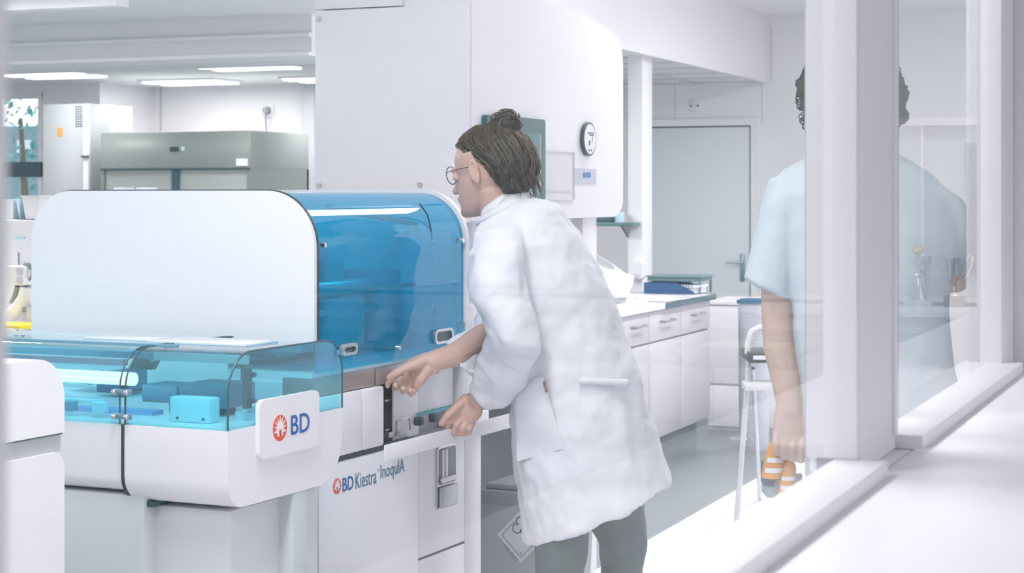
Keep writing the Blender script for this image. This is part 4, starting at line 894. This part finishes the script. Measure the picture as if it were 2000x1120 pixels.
def drape(c4, nx, ny, th, bulge=0.):
    """cloth patch between four corners (tl, tr, br, bl) given as px, py, D"""
    b = MB(); tl, tr, br, bl = [cp(*p) for p in c4]; V = []
    for s_ in (0, 1):
        for j in range(ny+1):
            for i in range(nx+1):
                u, v = i/nx, j/ny; p = (tl*(1-u)+tr*u)*(1-v)+(bl*(1-u)+br*u)*v
                p = p+Vector((0, -bulge*sin(pi*u)*sin(pi*min(1, v*1.1))+s_*th, 0)); V.append(p)
    F = []; m = (nx+1)*(ny+1); idx = lambda s_, i, j: s_*m+j*(nx+1)+i
    for s_ in (0, 1):
        for j in range(ny):
            for i in range(nx): F.append((idx(s_, i, j), idx(s_, i+1, j), idx(s_, i+1, j+1), idx(s_, i, j+1)))
    for i in range(nx):
        F += [(idx(0, i, 0), idx(0, i+1, 0), idx(1, i+1, 0), idx(1, i, 0)), (idx(0, i, ny), idx(0, i+1, ny), idx(1, i+1, ny), idx(1, i, ny))]
    for j in range(ny):
        F += [(idx(0, 0, j), idx(0, 0, j+1), idx(1, 0, j+1), idx(1, 0, j)), (idx(0, nx, j), idx(0, nx, j+1), idx(1, nx, j+1), idx(1, nx, j))]
    return b.add(V, F) and b
P.part('pocket', drape([(1005, 752, DW-.100), (1062, 735, DW-.168), (1100, 877, DW-.178), (1010, 902, DW-.118)], 10, 10, .03, .028), COAT, coat)
P.part('pocket_tag', shell([(1060, 748), (1065, 746), (1070, 766), (1065, 768)], DW-.20, .02), mat('tag_brown', (.28,.17,.13), .6), coat)
P.part('handle_reflection', MB().caps([cp(1135, 744, DW-.176), cp(1180, 746, DW-.172), cp(1222, 748, DW-.155)], [.0085, .0085, .0085], 10), COAT, coat)  # bar on the coat imitating the reflection of a bench drawer handle
collar = MB().loft(rings([((938, 424), (1012, 366), DW+.02, .072), ((928, 438), (1042, 378), DW+.02, .098)], e=2.2), cap=False)
co = P.part('collar', collar, COAT, coat); mm = co.modifiers.new('t', 'SOLIDIFY'); mm.thickness = .005
for p in ((922, 735+2, DW-.112), (908, 733, DW-.105)): pass
P.part('cuff_snap', MB().ball(cp(921, 730, DW-.110), .0045, 10), STEEL, coat)
# trousers
TR = MB()
for L_, R_, dd in (((1035, 1155), (1048, 1140), -.06), ((1130, 1258), (1172, 1256), .10)):
    zf = HORIZON+(EYE-.07)*FPX/(DW+dd)
    TR.loft(rings([((L_[0]+20, 860), (L_[1], 860), DW+dd*.5+.03, .09), ((L_[0]+6, 1000), (L_[1], 1000), DW+dd+.01, .095), ((R_[0]-4, 1060), (R_[1]+8, 1060), DW+dd, .095), ((R_[0], 1120), (R_[1], 1120), DW+dd, .09),
                   ((R_[0]+4, 1300), (R_[1]-4, 1300), DW+dd+.01, .075), ((R_[0]+2, zf-10), (R_[1]-6, zf-10), DW+dd+.02, .07)], n=24))
tro = P.part('trousers', TR, TROU); remesh(tro, .008, 3, .015, .1)
for sx_, dd in ((1098, -.06), (1212, .10)):
    zf = HORIZON+(EYE-.045)*FPX/(DW+dd+.03); c_ = cp(sx_-50, zf, DW+dd+.03); c_.z = .047
    P.part('shoe', MB().loft([[(c_.x+.14*(cos(2*pi*k/20)*(1 if h < .06 else .8))+(.0 if h < .06 else .03), c_.y+w_*sin(2*pi*k/20), h) for k in range(20)] for h, w_ in ((.002, .05), (.02, .052), (.05, .048), (.085, .035))]), WHITE2)
# hair
rr_ = random.Random(3)
HP = [(.030, -.060, -.078, .020), (.045, -.050, -.100, .046), (.062, -.040, -.116, .064), (.085, -.028, -.128, .078), (.11, -.018, -.134, .083), (.130, .014, -.134, .084), (.148, .045, -.130, .084), (.166, .062, -.124, .083),
      (.184, .074, -.112, .078), (.204, .060, -.092, .064), (.222, .030, -.066, .044), (.231, -.005, -.04, .02)]
b = MB(); b.loft([[HM @ Vector(p) for p in head_ring(*r, n=32)] for r in HP])
bun = Vector((-.070, .0, .212)); rotm = HM.to_3x3()
b.ball(HM @ Vector((-.060, 0, .190)), (.045, .045, .03), 20, rotm)
b.ball(HM @ (bun+Vector((0, 0, .006))), (.040, .038, .034), 24, rotm)
hair = P.part('hair', b, HAIR); remesh(hair, .005, 2, .014, .018)
st = MB()
def hair_r(z, th):   # radius point on the hair shell
    for (z0, f0_, b0_, h0), (z1, f1_, b1_, h1) in zip(HP[:-1], HP[1:]):
        if z0 <= z <= z1:
            q = (z-z0)/(z1-z0); f, bk, hw = f0_+(f1_-f0_)*q, b0_+(b1_-b0_)*q, h0+(h1-h0)*q
            return Vector(((f+bk)/2+(f-bk)/2*cos(th)*1.02, hw*1.03*sin(th), z))
    return Vector((-.01, 0, .238))
for k in range(230):
    th = rr_.uniform(0, 2*pi); z0 = rr_.uniform(.06, .2); pts = []; th1 = th+rr_.uniform(-.25, .25); ph_ = rr_.uniform(0, 6); am = rr_.uniform(.0, .003)
    for i in range(9):
        u = i/8; z = z0+(.222-z0)*u; p = hair_r(z, th+(th1-th)*u); p += Vector((rr_.gauss(0, .0006), rr_.gauss(0, .0006), 0))+Vector((sin(ph_+i*1.7), cos(ph_+i*1.3), 0))*am; pts.append(HM @ p)
    st.tube(pts, [.0014]*8+[.0006], 5)
for k in range(90):
    q0 = rr_.uniform(0, 2*pi); rr = rr_.uniform(.010, .034); tilt_ = rr_.uniform(-.6, .6); c0_ = bun+Vector((rr_.gauss(0, .004), rr_.gauss(0, .004), .002+rr_.gauss(0, .010)))
    pts = [HM @ (c0_+Vector((rr*cos(q0+i*.5), rr*sin(q0+i*.5), .6*rr*sin(q0+i*.5+tilt_*3)*1.0))) for i in range(10)]; st.tube(pts, .0016, 5)
for k in range(40):    # loose wisps at the nape
    th = pi+rr_.uniform(-1.1, 1.1); p = hair_r(rr_.uniform(.055, .10), th); d_ = Vector((rr_.uniform(-.4, 0), rr_.uniform(-.4, .4), -1)).normalized()
    L_ = rr_.uniform(.02, .05); st.tube([HM @ (p+d_*L_*u+Vector((0, sin(u*6)*.003, 0))) for u in (0, .25, .5, .75, 1)], [.0012]*4+[.0004], 5)
P.part('hair_strands', st, mat('hair_strand', (.085,.065,.042), .45), hair)
# glasses
gb = MB()
for s_ in (-1, 1):
    gb.tube([HM @ Vector((.094, s_*.034+.023*cos(2*pi*k/24), .112+.023*sin(2*pi*k/24))) for k in range(24)], .0013, 6, closed=True)
    gb.tube([HM @ Vector(p) for p in ((.093, s_*.057, .118), (.06, s_*.076, .119), (0, s_*.082, .119))], .0011, 6)
gb.tube([HM @ Vector(p) for p in ((.094, -.011, .114), (.098, 0, .118), (.094, .011, .114))], .0011, 6)
P.part('glasses', gb, mat('glasses_wire', (.08,.11,.12), .3, .6))

# --- second person, from behind, beyond the mullion
DM = 4.2
P2 = Thing('person', 'person in a pale short-sleeved coat standing back-on behind the window post', 'person', C, Vector((cp(1700, 1000, DM).x, DM, 0)))
HM2 = head_matrix(1659, 298, DM, 90, 4)
b = MB(); add_head(b, HM2)
b.loft(rings([((1622, 250), (1702, 250), DM-.01, .055), ((1615, 300), (1710, 300), DM, .06), ((1560, 350), (1790, 355), DM, .09), ((1540, 480), (1840, 480), DM, .11), ((1560, 700), (1840, 700), DM, .11), ((1570, 900), (1850, 900), DM, .12)]))
b.caps(cps([(1548, 395, DM), (1522, 500, DM+.01), (1519, 600, DM+.02), (1522, 680, DM+.01), (1535, 745, DM-.01), (1543, 800, DM-.02)]), [.040, .042, .039, .037, .033, .029])
DQ = DM-.02
b.loft(rings([((1516, 790), (1568, 790), DQ, .022), ((1510, 820), (1572, 822), DQ, .021), ((1508, 850), (1574, 855), DQ, .018)], n=16, e=2.4))
for k, (fx0, fx1, l1) in enumerate(((1515, 1516, 0), (1532, 1532, 8), (1549, 1548, 12), (1566, 1564, 14))):
    b.caps(cps([(fx0, 848, DQ), (fx0+1, 868+l1*.5, DQ-.018), (fx1, 886+l1, DQ-.006), (fx1, 884+l1, DQ+.016)]), [.0092, .0086, .0080, .0074], 12)
b.caps(cps([(1562, 805, DQ+.01), (1574, 830, DQ+.022), (1566, 856, DQ+.034)]), [.013, .012, .010], 12)
b.caps(cps([(1828, 410, DM), (1872, 500, DM+.05), (1868, 545, DM+.20)]), [.036, .032, .033])
b.caps(cps([(1866, 545, DM+.20), (1800, 560, DM+.38)]), [.033, .025]); b.ball(cp(1780, 562, DM+.42), (.045, .04, .022), 14)
for k in range(4): b.caps([cp(1768-k*6, 556+k*5, DM+.44), cp(1752-k*5, 558+k*5, DM+.47)], [.009, .008])
for sx_ in (1655, 1770):
    zf = HORIZON+(EYE-.06)*FPX/DM
    b.caps(cps([(sx_, 900, DM+.02), (sx_, 1250, DM+.02), (sx_, zf-40, DM+.02)]), [.085, .055, .04]); b.caps([cp(sx_, zf, DM), cp(sx_, zf+15, DM+.12)], [.035, .026])
remesh(P2.part('body', b, mat('skin_light', (.68,.52,.45), .55, bump=.1, bscale=160, var=.06)), .0045, 2)
b = MB()
b.loft(rings([((1618, 288), (1712, 285), DM, .066), ((1585, 305), (1750, 302), DM, .09), ((1525, 335), (1815, 340), DM, .115), ((1500, 380), (1860, 385), DM, .125), ((1520, 450), (1868, 450), DM, .13), ((1540, 560), (1850, 560), DM, .13),
              ((1546, 640), (1850, 650), DM, .135), ((1556, 740), (1868, 745), DM, .15), ((1575, 900), (1890, 900), DM, .165), ((1580, 1050), (1905, 1050), DM, .17)], e=2.3))
b.loft(rings([((1500, 350), (1590, 340), DM, .07), ((1486, 395), (1570, 400), DM, .072), ((1478, 450), (1557, 455), DM, .066), ((1464, 505), (1550, 515), DM, .062), ((1449, 545), (1541, 588), DM+.01, .062)], n=24))
b.loft(rings([((1790, 345), (1870, 385), DM, .07), ((1820, 400), (1896, 425), DM, .07), ((1835, 460), (1909, 470), DM+.02, .062), ((1840, 540), (1907, 530), DM+.10, .058)], n=24))
tc = P2.part('tunic', b, TUNIC); remesh(tc, .007, 3, .02, .12)
b = MB()
for sx_ in (1655, 1770):
    zf = HORIZON+(EYE-.07)*FPX/DM
    b.loft(rings([((sx_-62, 900), (sx_+62, 900), DM+.02, .11), ((sx_-58, 1150), (sx_+58, 1150), DM+.02, .09), ((sx_-50, zf-10), (sx_+50, zf-10), DM+.02, .075)], n=20))
    q = cp(sx_, zf, DM+.04); P2.part('shoe', MB().loft([[(q.x+w_*cos(2*pi*k/20), q.y+.04+.14*sin(2*pi*k/20)*s__, h) for k in range(20)] for h, w_, s__ in ((.007, .05, 1), (.03, .052, 1), (.09, .035, .75))]), WHITE2)
remesh(P2.part('trousers', b, mat('white_trousers', (.75,.77,.82), .8)), .008, 3)
b = MB(); b.loft([[HM2 @ Vector(p) for p in head_ring(*r, n=32)] for r in
    [(.035, -.05, -.085, .085), (.055, -.035, -.11, .108), (.085, -.02, -.125, .116), (.12, -.0, -.132, .120), (.15, .05, -.132, .119), (.18, .08, -.12, .108), (.205, .07, -.10, .085), (.228, .03, -.06, .05), (.236, 0, -.03, .015)]])
h2 = P2.part('hair', b, HAIRD); remesh(h2, .005, 1, .03, .02)
b = MB()
for k in range(260):
    th = rr_.uniform(.3, 2*pi-.3); z0 = rr_.uniform(.05, .22); w_ = .112*sqrt(max(.05, 1-((z0-.12)/.13)**2))+.006; c_ = Vector((-.03+.1*cos(th), w_*sin(th), z0)); r_ = rr_.uniform(.004, .008); e1 = Vector((cos(th), sin(th), 0)); e2 = Vector((-sin(th)*.4, cos(th)*.4, .9))
    b.tube([HM2 @ (c_+e1*(r_*sin(i*.9))+e2*(r_*cos(i*.9))) for i in range(7)], .0014, 5)
P2.part('hair_curls', b, HAIRD, h2)

# what he carries
def bottle(px0, px1, py0, py1, D, lab, tiltx=0.):
    T = Thing('orange_bottle', lab, 'bottle', C, cp((px0+px1)/2, py1, D)); c0_ = cp((px0+px1)/2, py1, D); r = (px1-px0)/2*D/FPX; h = (py1-py0)*D/FPX
    prof = [(.85*r, 0), (r, .02*h), (.98*r, .12*h), (.93*r, .55*h), (.86*r, .78*h), (.62*r, .90*h), (.55*r, .97*h), (.45*r, h)]
    sh = Matrix(((1, 0, tiltx), (0, 1, 0), (0, 0, 1)))
    def S_(b):
        for v in b.bm.verts: v.co = c0_+sh @ (v.co-c0_)
        return b
    T.part('shell', S_(MB().lathe(c0_, prof)), ORANGE)
    for k, (z0, z1) in enumerate(((.16, .28), (.42, .54))):
        b = MB(); n = 12; V = []
        for z in (z0*h, z1*h):
            for i in range(n+1):
                q = radians(215+110*i/n); rr = r*(1.012 if z0 < .3 else .99); V.append(c0_+Vector((rr*cos(q), rr*sin(q), z)))
        b.add(V, [(i, i+1, i+n+2, i+n+1) for i in range(n)]); T.part('label', S_(b), PAPER)
bottle(1486, 1527, 857, 934, DQ+.045, 'upper orange container with two white labels below the hanging hand', .18)
bottle(1519, 1552, 898, 966, DQ+.04, 'lower orange container with white labels below the hanging hand', .10)
q0, q1 = cp(1497, 972, DQ+.078), cp(1568, 925, DQ+.078)
T = Thing('carrier_box', 'teal-edged clear box carried with the orange containers', 'box', C, q0)
T.part('tub', MB().box(q0.x, q1.x, q0.y, q0.y+.09, cp(1500, 985, DQ).z, cp(1500, 935, DQ).z, .004), mat('teal_tub', (.42,.58,.60), .3))
T.part('insert', MB().box(cp(1498, 930, DQ).x+.004, cp(1520, 930, DQ).x, q0.y-.012, q0.y+.06, cp(1500, 960, DQ).z, cp(1500, 915, DQ).z, .002), mat('slate_insert', (.08,.13,.16), .5))
